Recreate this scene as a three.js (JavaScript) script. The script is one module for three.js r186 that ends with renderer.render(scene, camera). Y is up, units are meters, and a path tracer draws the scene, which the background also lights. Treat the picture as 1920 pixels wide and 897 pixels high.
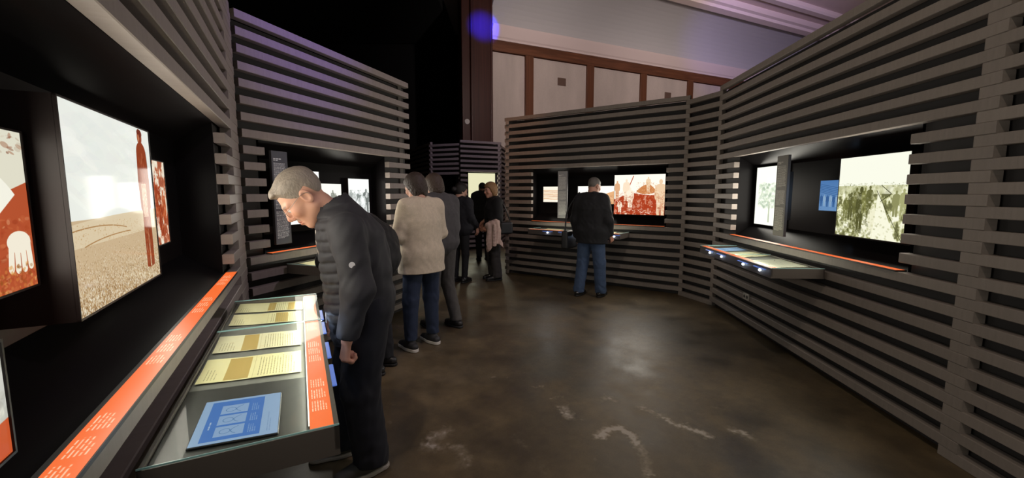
import * as THREE from 'three';
import { RectAreaLightUniformsLib } from 'three/addons/lights/RectAreaLightUniformsLib.js';
import { mergeGeometries } from 'three/addons/utils/BufferGeometryUtils.js';
import { RoundedBoxGeometry } from 'three/addons/geometries/RoundedBoxGeometry.js';

// ---------------------------------------------------------------- camera, light, exposure
RectAreaLightUniformsLib.init();
const scene = new THREE.Scene();
scene.background = new THREE.Color(0.0012, 0.0011, 0.0014);
const FOCAL = 789.5, PITCH = THREE.MathUtils.degToRad(6.24), EYE = 1.448;
const camera = new THREE.PerspectiveCamera(2 * THREE.MathUtils.radToDeg(Math.atan(448.5 / FOCAL)), 1920 / 897, 0.05, 80);
camera.position.set(0, EYE, 0);
camera.rotation.set(-PITCH, 0, 0);
const renderer = new THREE.WebGLRenderer({ antialias: true });
renderer.toneMapping = THREE.LinearToneMapping;
renderer.toneMappingExposure = 1.0;
renderer.shadowMap.enabled = true;
const BOX_LIGHT = 8.5;      // luminance of a backlit transparency
const BOX_GLOW = 1.0;       // what the eye sees of its face
const CASE_LIGHT = 20;      // thin strip inside each display case
// lamps hung high in the hall, out of the frame: [position, target, colour, candela, half angle, penumbra]
const HALL_LAMPS = [
  [[2.2, 4.7, -5.4], [2.6, 5.6, -14.2], [1.0, 0.82, 0.76], 88, 0.75, 0.8],
  [[7.5, 4.7, -6.5], [8.8, 6.0, -16.5], [1.0, 0.82, 0.76], 72, 0.75, 0.8],
  [[5.2, 5.0, -7.0], [8.4, 7.1, -14.6], [0.36, 0.27, 1.0], 70, 0.34, 0.5],
  [[-0.5, 6.4, -7.0], [-0.85, 6.25, -12.75], [0.012, 0.012, 1.0], 2000, 0.085, 1.0],
  [[4.0, 6.8, -1.5], [-1.6, 2.2, -4.2], [0.9, 0.75, 0.9], 42, 0.6, 0.9],
  [[4.2, 6.8, -1.2], [-1.78, 2.95, -3.75], [0.22, 0.1, 1.0], 130, 0.13, 1.0],
  [[-1.0, 7.0, 0.5], [2.2, 1.2, -4.2], [1.0, 0.84, 0.7], 26, 0.8, 0.9],
  [[-0.2, 6.6, -7.6], [-1.1, 2.2, -11.0], [0.85, 0.7, 1.0], 26, 0.4, 0.9],
  [[-1.4, 6.2, -5.4], [0.1, 2.25, -7.5], [1.0, 0.5, 0.3], 22, 0.2, 1.0],
];

// ---------------------------------------------------------------- helpers
const R = (seed) => { let s = seed >>> 0; return () => { s = (s + 0x6d2b79f5) | 0; let t = Math.imul(s ^ (s >>> 15), 1 | s); t = (t + Math.imul(t ^ (t >>> 7), 61 | t)) ^ t; return ((t ^ (t >>> 14)) >>> 0) / 4294967296; }; };
const lerp = THREE.MathUtils.lerp, clamp = THREE.MathUtils.clamp, sstep = (a, b, x) => { const t = clamp((x - a) / (b - a), 0, 1); return t * t * (3 - 2 * t); };
const hash2 = (x, y) => { let h = Math.imul(x | 0, 374761393) + Math.imul(y | 0, 668265263); h = Math.imul(h ^ (h >>> 13), 1274126177); return ((h ^ (h >>> 16)) >>> 0) / 4294967296; };
const noise2 = (x, y) => { const i = Math.floor(x), j = Math.floor(y), u = x - i, v = y - j, a = u * u * (3 - 2 * u), b = v * v * (3 - 2 * v); return lerp(lerp(hash2(i, j), hash2(i + 1, j), a), lerp(hash2(i, j + 1), hash2(i + 1, j + 1), a), b); };
const fbm = (x, y, n = 4) => { let s = 0, a = 0.5, t = 0; for (let k = 0; k < n; k++) { s += a * noise2(x, y); t += a; x = x * 2.03 + 17.1; y = y * 2.03 + 9.7; a *= 0.5; } return s / t; };
const used = new Map();
function numbered(name) { const n = used.get(name) ?? 0; used.set(name, n + 1); return n ? name + '_' + String(n).padStart(3, '0') : name; }
function tag(o, label, category, group, kind) { o.userData.label = label; if (category) o.userData.category = category; if (group) o.userData.group = group; if (kind) o.userData.kind = kind; return o; }
function thing(name, label, category, group, kind) { const o = new THREE.Group(); o.name = numbered(name); scene.add(o); return tag(o, label, category, group, kind); }
function mesh(name, geo, mat, parent) { const m = new THREE.Mesh(geo, mat); m.name = parent === scene ? numbered(name) : name; m.castShadow = m.receiveShadow = true; parent.add(m); return m; }
const std = (rgb, roughness = 0.7, o = {}) => { const m = new THREE.MeshStandardMaterial({ roughness, ...o }); m.color.setRGB(...rgb); return m; };
const phys = (rgb, roughness = 0.7, o = {}) => { const m = new THREE.MeshPhysicalMaterial({ roughness, ...o }); m.color.setRGB(...rgb); return m; };
const bx = (w, h, d, x = 0, y = 0, z = 0) => new THREE.BoxGeometry(w, h, d).translate(x, y, z);
const span = (x0, x1, y0, y1, z0, z1) => bx(x1 - x0, y1 - y0, z1 - z0, (x0 + x1) / 2, (y0 + y1) / 2, (z0 + z1) / 2);
const rbox = (x0, x1, y0, y1, z0, z1, r = 0.004) => new RoundedBoxGeometry(x1 - x0, y1 - y0, z1 - z0, 2, r).translate((x0 + x1) / 2, (y0 + y1) / 2, (z0 + z1) / 2);
function canvas(w, h, draw) { const c = document.createElement('canvas'); c.width = w; c.height = h; const g = c.getContext('2d'); draw(g, w, h); return c; }
function ctex(w, h, draw) { const t = new THREE.CanvasTexture(canvas(w, h, draw)); t.colorSpace = THREE.SRGBColorSpace; t.magFilter = THREE.LinearFilter; return t; }
function dtex(n, m, fill, srgb = true) { const a = new Uint8Array(n * m * 4); for (let y = 0; y < m; y++) for (let x = 0; x < n; x++) { const c = fill(x, y), i = (y * n + x) * 4; a[i] = c[0]; a[i + 1] = c[1]; a[i + 2] = c[2]; a[i + 3] = 255; } const t = new THREE.DataTexture(a, n, m); t.magFilter = THREE.LinearFilter; t.minFilter = THREE.LinearFilter; t.wrapS = t.wrapT = THREE.MirroredRepeatWrapping; if (srgb) t.colorSpace = THREE.SRGBColorSpace; t.needsUpdate = true; return t; }
// a pixel of the photograph to the point where its ray meets the horizontal plane at height y
function onPlane(px, py, y = 0) {
  const a = (px - 960) / FOCAL, b = -(py - 448.5) / FOCAL, s = Math.sin(PITCH), c = Math.cos(PITCH), dy = b * c - s, dz = -(c + b * s), t = (y - EYE) / dy;
  return [a * t, dz * t];
}

// ---------------------------------------------------------------- materials
const paint = dtex(256, 256, (x, y) => { const v = 236 + 19 * fbm(x / 30, y / 6, 4) - 8 * hash2(x, y); return [v, v, v]; });
paint.repeat.set(2, 2);
const MSlat = [[0.268, 0.23, 0.203], [0.254, 0.218, 0.192], [0.282, 0.242, 0.213]].map((c) => std(c, 0.62, { map: paint }));
const MBack = std([0.03, 0.027, 0.026], 0.7), MPost = std([0.11, 0.098, 0.088], 0.7);
const MNiche = phys([0.007, 0.0066, 0.007], 0.28, { specularIntensity: 0.05 }), MBlack = std([0.01, 0.01, 0.011], 0.5), MCase = std([0.085, 0.07, 0.06], 0.5);
const MGlass = phys([0.97, 0.99, 0.98], 0.02, { transmission: 1, thickness: 0, ior: 1.5, specularIntensity: 0.09 });
const MGlassEdge = phys([0.35, 0.6, 0.6], 0.1);

// ---------------------------------------------------------------- floor
function floorTexture() {
  const N = 2048, S = 8, X0 = -3, Z0 = -9;              // an 8 m square: x -3..5, z -9..-1
  const mark = canvas(N, N, (g) => {
    const r = R(11), P = (px, py) => { const [x, z] = onPlane(px, py); return [(x - X0) / S * N, (z - Z0) / S * N]; };
    g.fillStyle = '#000'; g.fillRect(0, 0, N, N);
    const smear = (pts, wd, dens, al) => {
      const q = pts.map((p) => P(...p));
      for (let i = 0; i < q.length - 1; i++) for (let k = 0; k < dens; k++) {
        const t = r(), x = lerp(q[i][0], q[i + 1][0], t) + (r() + r() - 1) * wd, y = lerp(q[i][1], q[i + 1][1], t) + (r() + r() - 1) * wd * 0.8;
        g.globalAlpha = al * (0.3 + 0.7 * r()); g.fillStyle = '#fff'; g.beginPath(); g.ellipse(x, y, 2 + wd * 0.22 * r(), 1.5 + wd * 0.18 * r(), r() * 3, 0, 7); g.fill();
      }
    };
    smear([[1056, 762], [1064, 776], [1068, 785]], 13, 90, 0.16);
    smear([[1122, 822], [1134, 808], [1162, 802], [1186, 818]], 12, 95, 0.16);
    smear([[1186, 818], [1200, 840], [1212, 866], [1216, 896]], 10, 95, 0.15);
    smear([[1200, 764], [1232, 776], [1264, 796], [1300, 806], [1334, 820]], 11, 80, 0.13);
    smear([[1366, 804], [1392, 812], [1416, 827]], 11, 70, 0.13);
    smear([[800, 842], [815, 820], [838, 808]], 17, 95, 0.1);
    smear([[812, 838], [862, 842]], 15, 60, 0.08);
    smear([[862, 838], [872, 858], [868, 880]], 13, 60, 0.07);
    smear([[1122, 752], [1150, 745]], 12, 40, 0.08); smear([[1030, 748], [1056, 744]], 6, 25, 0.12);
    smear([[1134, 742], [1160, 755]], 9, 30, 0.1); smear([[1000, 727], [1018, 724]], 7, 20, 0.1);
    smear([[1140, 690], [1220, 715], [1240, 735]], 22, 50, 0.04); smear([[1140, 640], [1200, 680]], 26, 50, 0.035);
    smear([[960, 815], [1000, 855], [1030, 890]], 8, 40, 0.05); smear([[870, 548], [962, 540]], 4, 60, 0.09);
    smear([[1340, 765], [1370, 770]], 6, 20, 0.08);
    for (let k = 0; k < 260; k++) { g.globalAlpha = 0.05 + 0.12 * r(); g.fillStyle = '#fff'; g.beginPath(); g.ellipse(r() * N, r() * N, 1 + 5 * r(), 1 + 3 * r(), r() * 3, 0, 7); g.fill(); }
  }).getContext('2d').getImageData(0, 0, N, N).data;
  const rough = new Uint8Array(N * N);
  const map = dtex(N, N, (x, y) => {
    const u = x / N * S, v = y / N * S, big = fbm(u * 0.9 + 3, v * 0.9, 4), mid = fbm(u * 4.2, v * 4.2 + 8, 4), fine = hash2(x, y);
    const e = sstep(0.46, 0.62, fbm(u * 14, v * 14 + 3, 3)) * 0.55 + 0.45, m = (mark[(y * N + x) * 4] / 255) * e;
    const veil = sstep(0.52, 0.78, fbm(u * 1.7 + 31, v * 2.6 + 4, 4)) * 0.35;
    const k = 0.56 + 0.42 * big + 0.42 * (mid - 0.5) + 0.16 * (fbm(u * 22, v * 22, 2) - 0.5) + 0.1 * (fine - 0.5), tone = 0.5 * mid + 0.5 * big;
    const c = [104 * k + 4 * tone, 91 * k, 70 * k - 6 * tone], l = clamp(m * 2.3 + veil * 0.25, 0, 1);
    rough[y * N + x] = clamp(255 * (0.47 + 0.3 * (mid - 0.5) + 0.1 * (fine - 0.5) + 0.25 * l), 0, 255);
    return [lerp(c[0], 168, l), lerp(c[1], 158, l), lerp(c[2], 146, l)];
  });
  const rmap = dtex(N / 2, N / 2, (x, y) => { const v = rough[(y * 2) * N + x * 2]; return [v, v, v]; }, false);
  return { map, rmap, X0, Z0, S };
}
{
  const t = floorTexture(), g = new THREE.BoxGeometry(34, 0.2, 34, 1, 1, 1).translate(2, -0.1, -8), p = g.attributes.position, uv = g.attributes.uv;
  for (let i = 0; i < p.count; i++) uv.setXY(i, (p.getX(i) - t.X0) / t.S, (p.getZ(i) - t.Z0) / t.S);
  const m = std([1, 1, 1], 1, { map: t.map, roughnessMap: t.rmap });
  tag(mesh('floor', g, m, scene), 'brown polished concrete floor with pale worn patches', 'floor', null, 'structure');
}

// ---------------------------------------------------------------- the hall beyond the partitions
const HALL = { A: [-0.6, -13.031], dir: [Math.sin(THREE.MathUtils.degToRad(64.8)), -Math.cos(THREE.MathUtils.degToRad(64.8))] };
{
  const t = tag(new THREE.Group(), 'pale hall wall of fabric panels framed in reddish wood under a coved ceiling', 'wall', null, 'structure');
  t.name = 'wall_hall'; scene.add(t);
  t.position.set(HALL.A[0], 0, HALL.A[1]); t.rotation.y = Math.atan2(-HALL.dir[1], HALL.dir[0]);
  const grain = dtex(256, 512, (x, y) => { const v = 150 + 90 * fbm(x / 9, y / 90, 4) + 20 * (hash2(x, y) - 0.5); return [v, v, v]; });
  const wood = std([0.27, 0.105, 0.05], 0.42, { map: grain }), woodDark = std([0.1, 0.032, 0.022], 0.36, { map: grain });
  const cloth = dtex(256, 256, (x, y) => { const v = 225 + 22 * fbm(x / 40, y / 40, 3) + 10 * (hash2(x, y) - 0.5); return [v, v, v]; });
  const fabric = std([0.66, 0.58, 0.53], 0.9, { map: cloth }), plaster = std([0.53, 0.53, 0.54], 0.85), trim = std([0.8, 0.68, 0.66], 0.7);
  mesh('backing', span(-0.04, 17, 0, 6.4, -0.3, -0.06), woodDark, t);
  const pitch = 2.29, w0 = 0.28;
  for (let k = 0; k < 7; k++) {
    const x0 = k ? 1.396 + (k - 1) * pitch : 0, x1 = 1.117 + k * pitch;
    mesh('wall_panel', rbox(x0 + 0.012, x1 - 0.012, 0.35, 5.635, -0.06, -0.02, 0.006), fabric, t);
    mesh('stile', rbox(x1, x1 + w0, 0, 5.66, -0.06, 0.03, 0.01), wood, t);
    if (k === 1 || k === 3) mesh('vent_plate', rbox(x0 + 0.9, x0 + 1.2, 4.9, 5.14, -0.02, 0.005, 0.006), std([0.13, 0.08, 0.06], 0.6), t);
  }
  mesh('top_rail', rbox(0, 17, 5.66, 5.97, -0.06, 0.03, 0.01), wood, t);
  const prof = (pts) => new THREE.Shape(pts.map((q) => new THREE.Vector2(...q)));
  const sweep = (pts, len) => new THREE.ExtrudeGeometry(prof(pts), { depth: len, bevelEnabled: false }).rotateY(Math.PI / 2).scale(1, 1, -1).translate(0, 0, 0);
  // profiles are drawn in (z outwards, y); extruded along x
  const along = (pts, x0, x1) => { const g = new THREE.ExtrudeGeometry(prof(pts.map(([z, y]) => [-z, y])), { depth: x1 - x0, bevelEnabled: false }); g.rotateY(Math.PI / 2); g.translate(x0, 0, 0); return g; };
  mesh('cornice', along([[-0.06, 5.97], [0.05, 5.97], [0.06, 6.02], [0.1, 6.06], [0.2, 6.3], [0.22, 6.36], [-0.06, 6.38]], -0.04, 17), trim, t);
  const cove = []; for (let k = 0; k <= 14; k++) { const a = (k / 14) * Math.PI / 2; cove.push([0.02 + 1.6 * (1 - Math.cos(a)), 6.38 + 1.15 * Math.sin(a)]); }
  const outer = cove.map(([z, y]) => [z - 0.12 * 0.8, y + 0.16]).reverse();
  mesh('cove', along([...cove, ...outer], -0.04, 17), plaster, t);
  mesh('ceiling_moulding', along([[1.55, 7.53], [1.55, 7.45], [1.7, 7.4], [1.76, 7.32], [2.05, 7.32], [2.08, 7.4], [2.2, 7.42], [2.2, 7.6], [1.55, 7.6]], -0.04, 17), trim, t);
  mesh('ceiling_moulding', along([[2.75, 7.6], [2.75, 7.46], [3.0, 7.43], [3.05, 7.48], [3.05, 7.6]], -0.04, 17), trim, t);
  mesh('pilaster', mergeGeometries([rbox(-0.7, -0.04, 0, 7.6, -0.25, 0.12, 0.02), rbox(-0.95, -0.7, 0, 7.6, -0.3, 0.04, 0.02), rbox(-0.1, -0.03, 0, 7.6, 0.1, 0.15, 0.015)]), woodDark, t);
  mesh('round_plate', new THREE.CylinderGeometry(0.075, 0.075, 0.03, 24).rotateX(Math.PI / 2).translate(-0.815, 3.53, 0.05), std([0.7, 0.68, 0.66], 0.6), t);
  tag(mesh('ceiling', span(-14, 19, 7.6, 7.8, -25, 9), std([0.62, 0.5, 0.46], 0.85), scene), 'pale plaster hall ceiling above the mouldings', 'ceiling', null, 'structure');
  const dark = std([0.006, 0.006, 0.007], 0.95);
  tag(mesh('wall_stage', span(-14, -1.6, 0, 7.6, -17.4, -17.2), dark, scene), 'black drape wall closing the dark stage side', 'wall', null, 'structure');
  tag(mesh('wall_left', span(-14.2, -14, 0, 7.6, -25, 9), dark, scene), 'dark outer wall beyond the slatted partitions', 'wall', null, 'structure');
  tag(mesh('wall_back', span(-14, 19, 0, 7.6, 9, 9.2), std([0.05, 0.04, 0.04], 0.9), scene), 'dim rear wall of the hall', 'wall', null, 'structure');
  tag(mesh('wall_right', span(19, 19.2, 0, 7.6, -25, 9), std([0.1, 0.08, 0.07], 0.9), scene), 'dim side wall of the hall', 'wall', null, 'structure');
  // drape above the partitions on the dark side, from the pilaster forward
  tag(mesh('wall_drape', span(-13.9, -2.2, 7.2, 7.59, -17, 9), dark, scene), 'black masking drape under the ceiling on the stage side', 'drape', null, 'structure');
}

// ---------------------------------------------------------------- slatted partition walls
const PITCH_Y = 0.12, SH = 0.06, NICHE = [0.96, 1.86];
const slatCache = new Map();
function slatGeo(len) {
  const key = len.toFixed(3);
  if (!slatCache.has(key)) {
    const h = SH / 2, c = 0.003, s = new THREE.Shape();
    [[-h + c, -h], [h - c, -h], [h, -h + c], [h, h - c], [h - c, h], [-h + c, h], [-h, h - c], [-h, -h + c]].forEach((p, i) => (i ? s.lineTo(...p) : s.moveTo(...p)));
    const g = new THREE.ExtrudeGeometry(s, { depth: len, bevelEnabled: false }); g.rotateY(Math.PI / 2).translate(-len / 2, 0, 0);
    slatCache.set(key, g);
  }
  return slatCache.get(key);
}
const WALLS = {};
function frameOf(A, B) { const L = Math.hypot(B[0] - A[0], B[1] - A[1]), d = [(B[0] - A[0]) / L, (B[1] - A[1]) / L]; return { A, L, d, turn: Math.atan2(-d[1], d[0]) }; }
function put(o, w, x = 0, y = 0, z = 0) { const n = [-w.d[1], w.d[0]]; o.position.set(w.A[0] + w.d[0] * x + n[0] * z, y, w.A[1] + w.d[1] * x + n[1] * z); o.rotation.y = w.turn; return o; }
function quad(pts) { // an outward facing slab strip from 4 corners
  const g = new THREE.BufferGeometry(), p = []; for (const i of [0, 1, 2, 0, 2, 3]) p.push(...pts[i]); g.setAttribute('position', new THREE.Float32BufferAttribute(p, 3)); g.setAttribute('uv', new THREE.Float32BufferAttribute(new Float32Array(12), 2)); g.computeVertexNormals(); return g;
}
const slatRand = R(5);
function wall(key, name, label, A, B, { phase = 0, niche, y0 = NICHE[0], y1 = NICHE[1], e0 = 0.03, e1 = 0.03, post0 = false, post1 = false, depth = 0.25, ledge = true } = {}) {
  const w = frameOf(A, B); WALLS[key] = w; w.niche = niche; w.depth = depth;
  const t = new THREE.Group(); t.name = name; scene.add(t); tag(t, label, 'wall', null, 'structure'); put(t, w); w.group = t;
  const n = 23, base = phase ? 0.0 : 0.06;
  for (let i = 0; i < n; i++) {
    const b = base + i * PITCH_Y, runs = [];
    if (niche && b > y0 - 0.02 && b < y1 - 0.02) { if (niche[0] > 0.02) runs.push([-e0, niche[0]]); if (niche[1] < w.L - 0.02) runs.push([niche[1], w.L + e1]); } else runs.push([-e0, w.L + e1]);
    for (const [a, c] of runs) { const m = mesh('slat', slatGeo(c - a), MSlat[Math.floor(slatRand() * 3)], t); m.position.set((a + c) / 2, b + SH / 2, -SH / 2); }
  }
  const Z0 = -0.42, Z1 = -0.075, top = 2.7, g = [];
  if (niche) {
    g.push(span(0, w.L, 0, y0 - 0.005, Z0, Z1), span(0, w.L, y1 + 0.005, top, Z0, Z1));
    if (niche[0] > 0.02) g.push(span(0, niche[0] - 0.006, y0 - 0.005, y1 + 0.005, Z0, Z1));
    if (niche[1] < w.L - 0.02) g.push(span(niche[1] + 0.006, w.L, y0 - 0.005, y1 + 0.005, Z0, Z1));
    g.push(span(niche[0], niche[1], y0, y1, Z0, -depth - 0.02));
    const [a, b] = niche, D = -depth, yt = y1 - depth * 0.5, yb = y0 + depth * 0.54;
    mesh('niche_lining', mergeGeometries([
      quad([[a, yb, D], [b, yb, D], [b, yt, D], [a, yt, D]]),
      quad([[a, yt, D], [b, yt, D], [b, y1, -SH], [a, y1, -SH]]),
      quad([[a, y0, -SH], [b, y0, -SH], [b, yb, D], [a, yb, D]]),
      quad([[a, y0, -0.062], [a, yb, D], [a, yt, D], [a, y1, -0.062]]),
      quad([[b, y0, -0.062], [b, y1, -0.062], [b, yt, D], [b, yb, D]]),
    ]), MNiche, t);
  } else g.push(span(0, w.L, 0, top, Z0, Z1));
  mesh('backing_panel', mergeGeometries(g), MBack, t);
  const posts = []; if (post0) posts.push(0.06); if (post1) posts.push(w.L - 0.13);
  for (const x of posts) mesh('post', span(x, x + 0.07, 0.02, 2.72, -0.075, -0.058), MPost, t);
  return w;
}
const K = [-1.985, -3.12], LD = [0.4498, 0.8931], L1LEN = 4.5;
const onL1 = (s) => [K[0] + LD[0] * s, K[1] + LD[1] * s];
const N1 = [2.371, -2.137], R12 = [2.568, -5.338], R23 = [2.3815, -5.868], R3L = [-0.105, -7.587];
wall('L1', 'wall_left_near', 'slatted partition with the widest niche beside the tilted document table', onL1(L1LEN), K, { niche: [0.4, 3.84], e1: -0.05 });
wall('L12', 'wall_left_corner', 'narrow slatted strip closing the inner corner of the partitions', onL1(0.4), onL1(0.02), { phase: 1, e0: 0, e1: 0 });
wall('L2', 'wall_left_far', 'slatted partition behind the quilted jacket wearer with a free end', [-1.997, -3.108], [-1.25, -5.235], { niche: [0.23, 1.83], e0: -0.05, e1: 0.0, post1: true });
wall('R1', 'wall_right_middle', 'slatted partition with the trench photograph lightbox', R12, N1, { niche: [0.46, 2.76] });
wall('R0', 'wall_right_near', 'plain slatted partition without any niche', [2.377, -2.21], [2.25, 0.9], { phase: 1, e0: 0.0 });
wall('R2', 'wall_right_corner', 'narrow slatted partition panel joining two niche walls', R23, R12, { phase: 1 });
wall('R3', 'wall_right_far', 'slatted partition that the dark blazer wearer faces', R3L, R23, { niche: [0.53, 2.775] });
wall('R4', 'wall_right_return', 'slatted return wall behind the end of the far partition', [0.35, -9.2], [-0.105, -7.587], { phase: 1, e1: 0.03 });
wall('F1', 'wall_far_left', 'distant angled slatted partition seen past the free end', [-3.45, -13.77], [-2.136, -11.157], { niche: [0.35, 1.6], y1: 1.98 });
wall('F2', 'wall_far_middle', 'distant narrow slatted partition with a dark empty niche', [-2.136, -11.157], [-1.27, -10.78], { phase: 1, niche: [0.12, 0.85], y1: 1.94 });
wall('F3', 'wall_far_right', 'distant slatted partition holding the blank cream lightbox', [-1.255, -10.66], [-0.305, -11.157], { niche: [0.15, 1.0], y1: 1.98 });
wall('F4', 'wall_far_return', 'distant slatted wall receding beside the blank cream lightbox', [-0.305, -11.157], [-0.13, -12.6], { phase: 1 });

wall('B1', 'wall_behind', 'slatted partition with two lightboxes facing down the aisle', [2.6, 2.9], [-0.7, 2.9], { niche: [0.4, 2.9] });

// ---------------------------------------------------------------- printed matter
function textLines(g, x, y, w, n, lh, col, rnd, th = 0.45) {
  g.fillStyle = col;
  for (let i = 0; i < n; i++) { let u = x; const end = x + w * (i === n - 1 ? 0.55 : 0.86 + 0.14 * rnd()); while (u < end) { const l = lh * (0.7 + 2.2 * rnd()); g.globalAlpha = 0.75 + 0.25 * rnd(); g.fillRect(u, y + i * lh, Math.min(l, end - u), lh * th); u += l + lh * 0.35; } }
  g.globalAlpha = 1;
}
function speckle(g, x0, y0, x1, y1, n, cols, r, sx, sy, al = 0.6) { for (let k = 0; k < n; k++) { g.globalAlpha = al * r(); g.fillStyle = cols[Math.floor(r() * cols.length)]; g.beginPath(); g.ellipse(lerp(x0, x1, r()), lerp(y0, y1, r()), sx * (0.3 + r()), sy * (0.3 + r()), r() - 0.5, 0, 7); g.fill(); } g.globalAlpha = 1; }
function figure(g, x, y, h, col, lean = 0, wide = 1) { // a standing person as a tonal shape; y is the ground
  g.fillStyle = col; const w = h * 0.12 * wide, X = (k, u) => x + w * k + lean * h * u, Y = (u) => y - h * u;
  g.beginPath(); g.ellipse(X(0, 0.93), Y(0.93), h * 0.05, h * 0.066, 0, 0, 7); g.fill(); g.fillRect(X(-0.22, 0.85), Y(0.9), w * 0.44, h * 0.08);
  g.beginPath(); g.moveTo(X(-0.25, 0.87), Y(0.87)); g.quadraticCurveTo(X(-0.95, 0.84), Y(0.85), X(-1.0, 0.76), Y(0.76)); g.lineTo(X(-1.12, 0.55), Y(0.55)); g.lineTo(X(-0.9, 0.4), Y(0.41)); g.lineTo(X(-0.72, 0.4), Y(0.44)); g.lineTo(X(-0.66, 0.2), Y(0.2)); g.lineTo(X(-0.62, 0), Y(0)); g.lineTo(X(-0.1, 0), Y(0)); g.lineTo(X(0, 0.4), Y(0.38)); g.lineTo(X(0.14, 0), Y(0)); g.lineTo(X(0.66, 0), Y(0)); g.lineTo(X(0.68, 0.2), Y(0.2)); g.lineTo(X(0.74, 0.4), Y(0.44)); g.lineTo(X(0.95, 0.4), Y(0.42)); g.lineTo(X(1.12, 0.55), Y(0.56)); g.lineTo(X(1.0, 0.76), Y(0.77)); g.quadraticCurveTo(X(0.9, 0.84), Y(0.86), X(0.25, 0.87), Y(0.87)); g.closePath(); g.fill();
}
const fillV = (g, w, h, stops) => { const q = g.createLinearGradient(0, 0, 0, h); stops.forEach(([s, c]) => q.addColorStop(s, c)); g.fillStyle = q; g.fillRect(0, 0, w, h); };
function mottle(g, x0, y0, x1, y1, tones, sc, seed, al = 1, thr = 0) { // irregular photographic grain
  const st = 2; g.globalAlpha = al;
  for (let y = y0; y < y1; y += st) for (let x = x0; x < x1; x += st) { const v = clamp((fbm(x / sc + seed, y / sc * 0.8 + seed * 3, 4) - 0.5) * 2.6 + 0.5 + 0.16 * (hash2(x + seed, y) - 0.5), 0, 0.999); if (v < thr) continue; g.fillStyle = tones[Math.floor(v * tones.length)]; g.fillRect(x, y, st, st); }
  g.globalAlpha = 1;
}
const ART = {
  field(g, w, h) {
    const r = R(21); g.fillStyle = '#e9ece4'; g.fillRect(0, 0, w, h);
    speckle(g, 0, 0, w, h * 0.5, 140, ['#f4f6ee', '#dfe3dd', '#eef0e6'], r, w * 0.12, h * 0.03, 0.35);
    const hz = h * 0.55; g.fillStyle = '#c9b08c'; g.fillRect(0, hz, w, h - hz);
    g.fillStyle = '#d9c7a6'; g.beginPath(); g.moveTo(0, hz + h * 0.02); g.quadraticCurveTo(w * 0.3, hz - h * 0.015, w, hz - h * 0.02); g.lineTo(w, h * 0.66); g.lineTo(0, h * 0.68); g.fill();
    g.strokeStyle = '#a97f4e'; g.lineWidth = 4; g.beginPath(); g.moveTo(0, hz + h * 0.05); g.quadraticCurveTo(w * 0.3, hz + h * 0.02, w * 0.55, hz + h * 0.07); g.stroke();
    g.beginPath(); g.moveTo(w * 0.1, h * 0.68); g.quadraticCurveTo(w * 0.3, h * 0.64, w * 0.6, h * 0.645); g.stroke();
    speckle(g, 0, hz + h * 0.02, w, h * 0.68, 500, ['#b48c58', '#e2d4b6', '#c79f6b'], r, 5, 2, 0.7);
    for (let k = 0; k < 5200; k++) { const t = Math.sqrt(r()), y = lerp(h * 0.66, h, t), s = lerp(1.4, 4.5, t), x = r() * w; g.globalAlpha = 0.5 + 0.4 * r(); g.fillStyle = ['#8f6a3c', '#e9e2cc', '#b08b57', '#f1ecd8', '#7b552c'][Math.floor(r() * 5)]; g.fillRect(x, y, s, s * (0.8 + 1.8 * r())); }
    g.globalAlpha = 1;
    { const c = 0.858, X = (u) => w * (c + u * 1.45), Y = (v) => h * v; g.fillStyle = '#8f3d1d';
      g.beginPath(); g.moveTo(X(-0.012), Y(0.085)); g.bezierCurveTo(X(-0.03), Y(0.1), X(-0.05), Y(0.11), X(-0.052), Y(0.16)); g.lineTo(X(-0.06), Y(0.34)); g.lineTo(X(-0.052), Y(0.52)); g.lineTo(X(-0.04), Y(0.54)); g.lineTo(X(-0.042), Y(0.72)); g.lineTo(X(-0.04), Y(0.91)); g.lineTo(X(-0.004), Y(0.92)); g.lineTo(X(0.002), Y(0.6)); g.lineTo(X(0.008), Y(0.92)); g.lineTo(X(0.042), Y(0.91)); g.lineTo(X(0.044), Y(0.72)); g.lineTo(X(0.042), Y(0.54)); g.lineTo(X(0.056), Y(0.52)); g.lineTo(X(0.062), Y(0.34)); g.lineTo(X(0.05), Y(0.16)); g.bezierCurveTo(X(0.046), Y(0.11), X(0.026), Y(0.1), X(0.008), Y(0.085)); g.fill();
      g.beginPath(); g.ellipse(X(-0.006), Y(0.055), w * 0.036, h * 0.05, 0.1, 0, 7); g.fill(); g.fillStyle = '#6f2812'; g.beginPath(); g.ellipse(X(-0.004), Y(0.03), w * 0.038, h * 0.026, 0.1, 0, 7); g.fill(); g.fillStyle = '#b8704c'; g.beginPath(); g.ellipse(X(-0.016), Y(0.062), w * 0.014, h * 0.024, 0.1, 0, 7); g.fill(); }
    g.save(); g.beginPath(); g.rect(w * 0.78, h * 0.14, w * 0.13, h * 0.76); g.clip(); speckle(g, w * 0.815, h * 0.16, w * 0.885, h * 0.88, 260, ['#6f2812', '#b8623c', '#93401f', '#c98a66'], r, 5, 16, 0.45); g.restore();
    g.fillStyle = '#e3d6bd'; g.globalAlpha = 0.6; g.fillRect(w * 0.812, h * 0.36, w * 0.075, h * 0.22); g.globalAlpha = 1; speckle(g, w * 0.815, h * 0.36, w * 0.885, h * 0.58, 60, ['#a35a36', '#efe6d2', '#8a3a1e'], r, 6, 6, 0.6);
    g.strokeStyle = '#5c4630'; g.lineWidth = 3; g.beginPath(); g.moveTo(w * 0.935, h * 0.14); g.lineTo(w * 0.955, h * 0.6); g.stroke();
  },
  worker(g, w, h) {
    const r = R(22); g.fillStyle = '#dfdcc8'; g.fillRect(0, 0, w, h);
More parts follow.
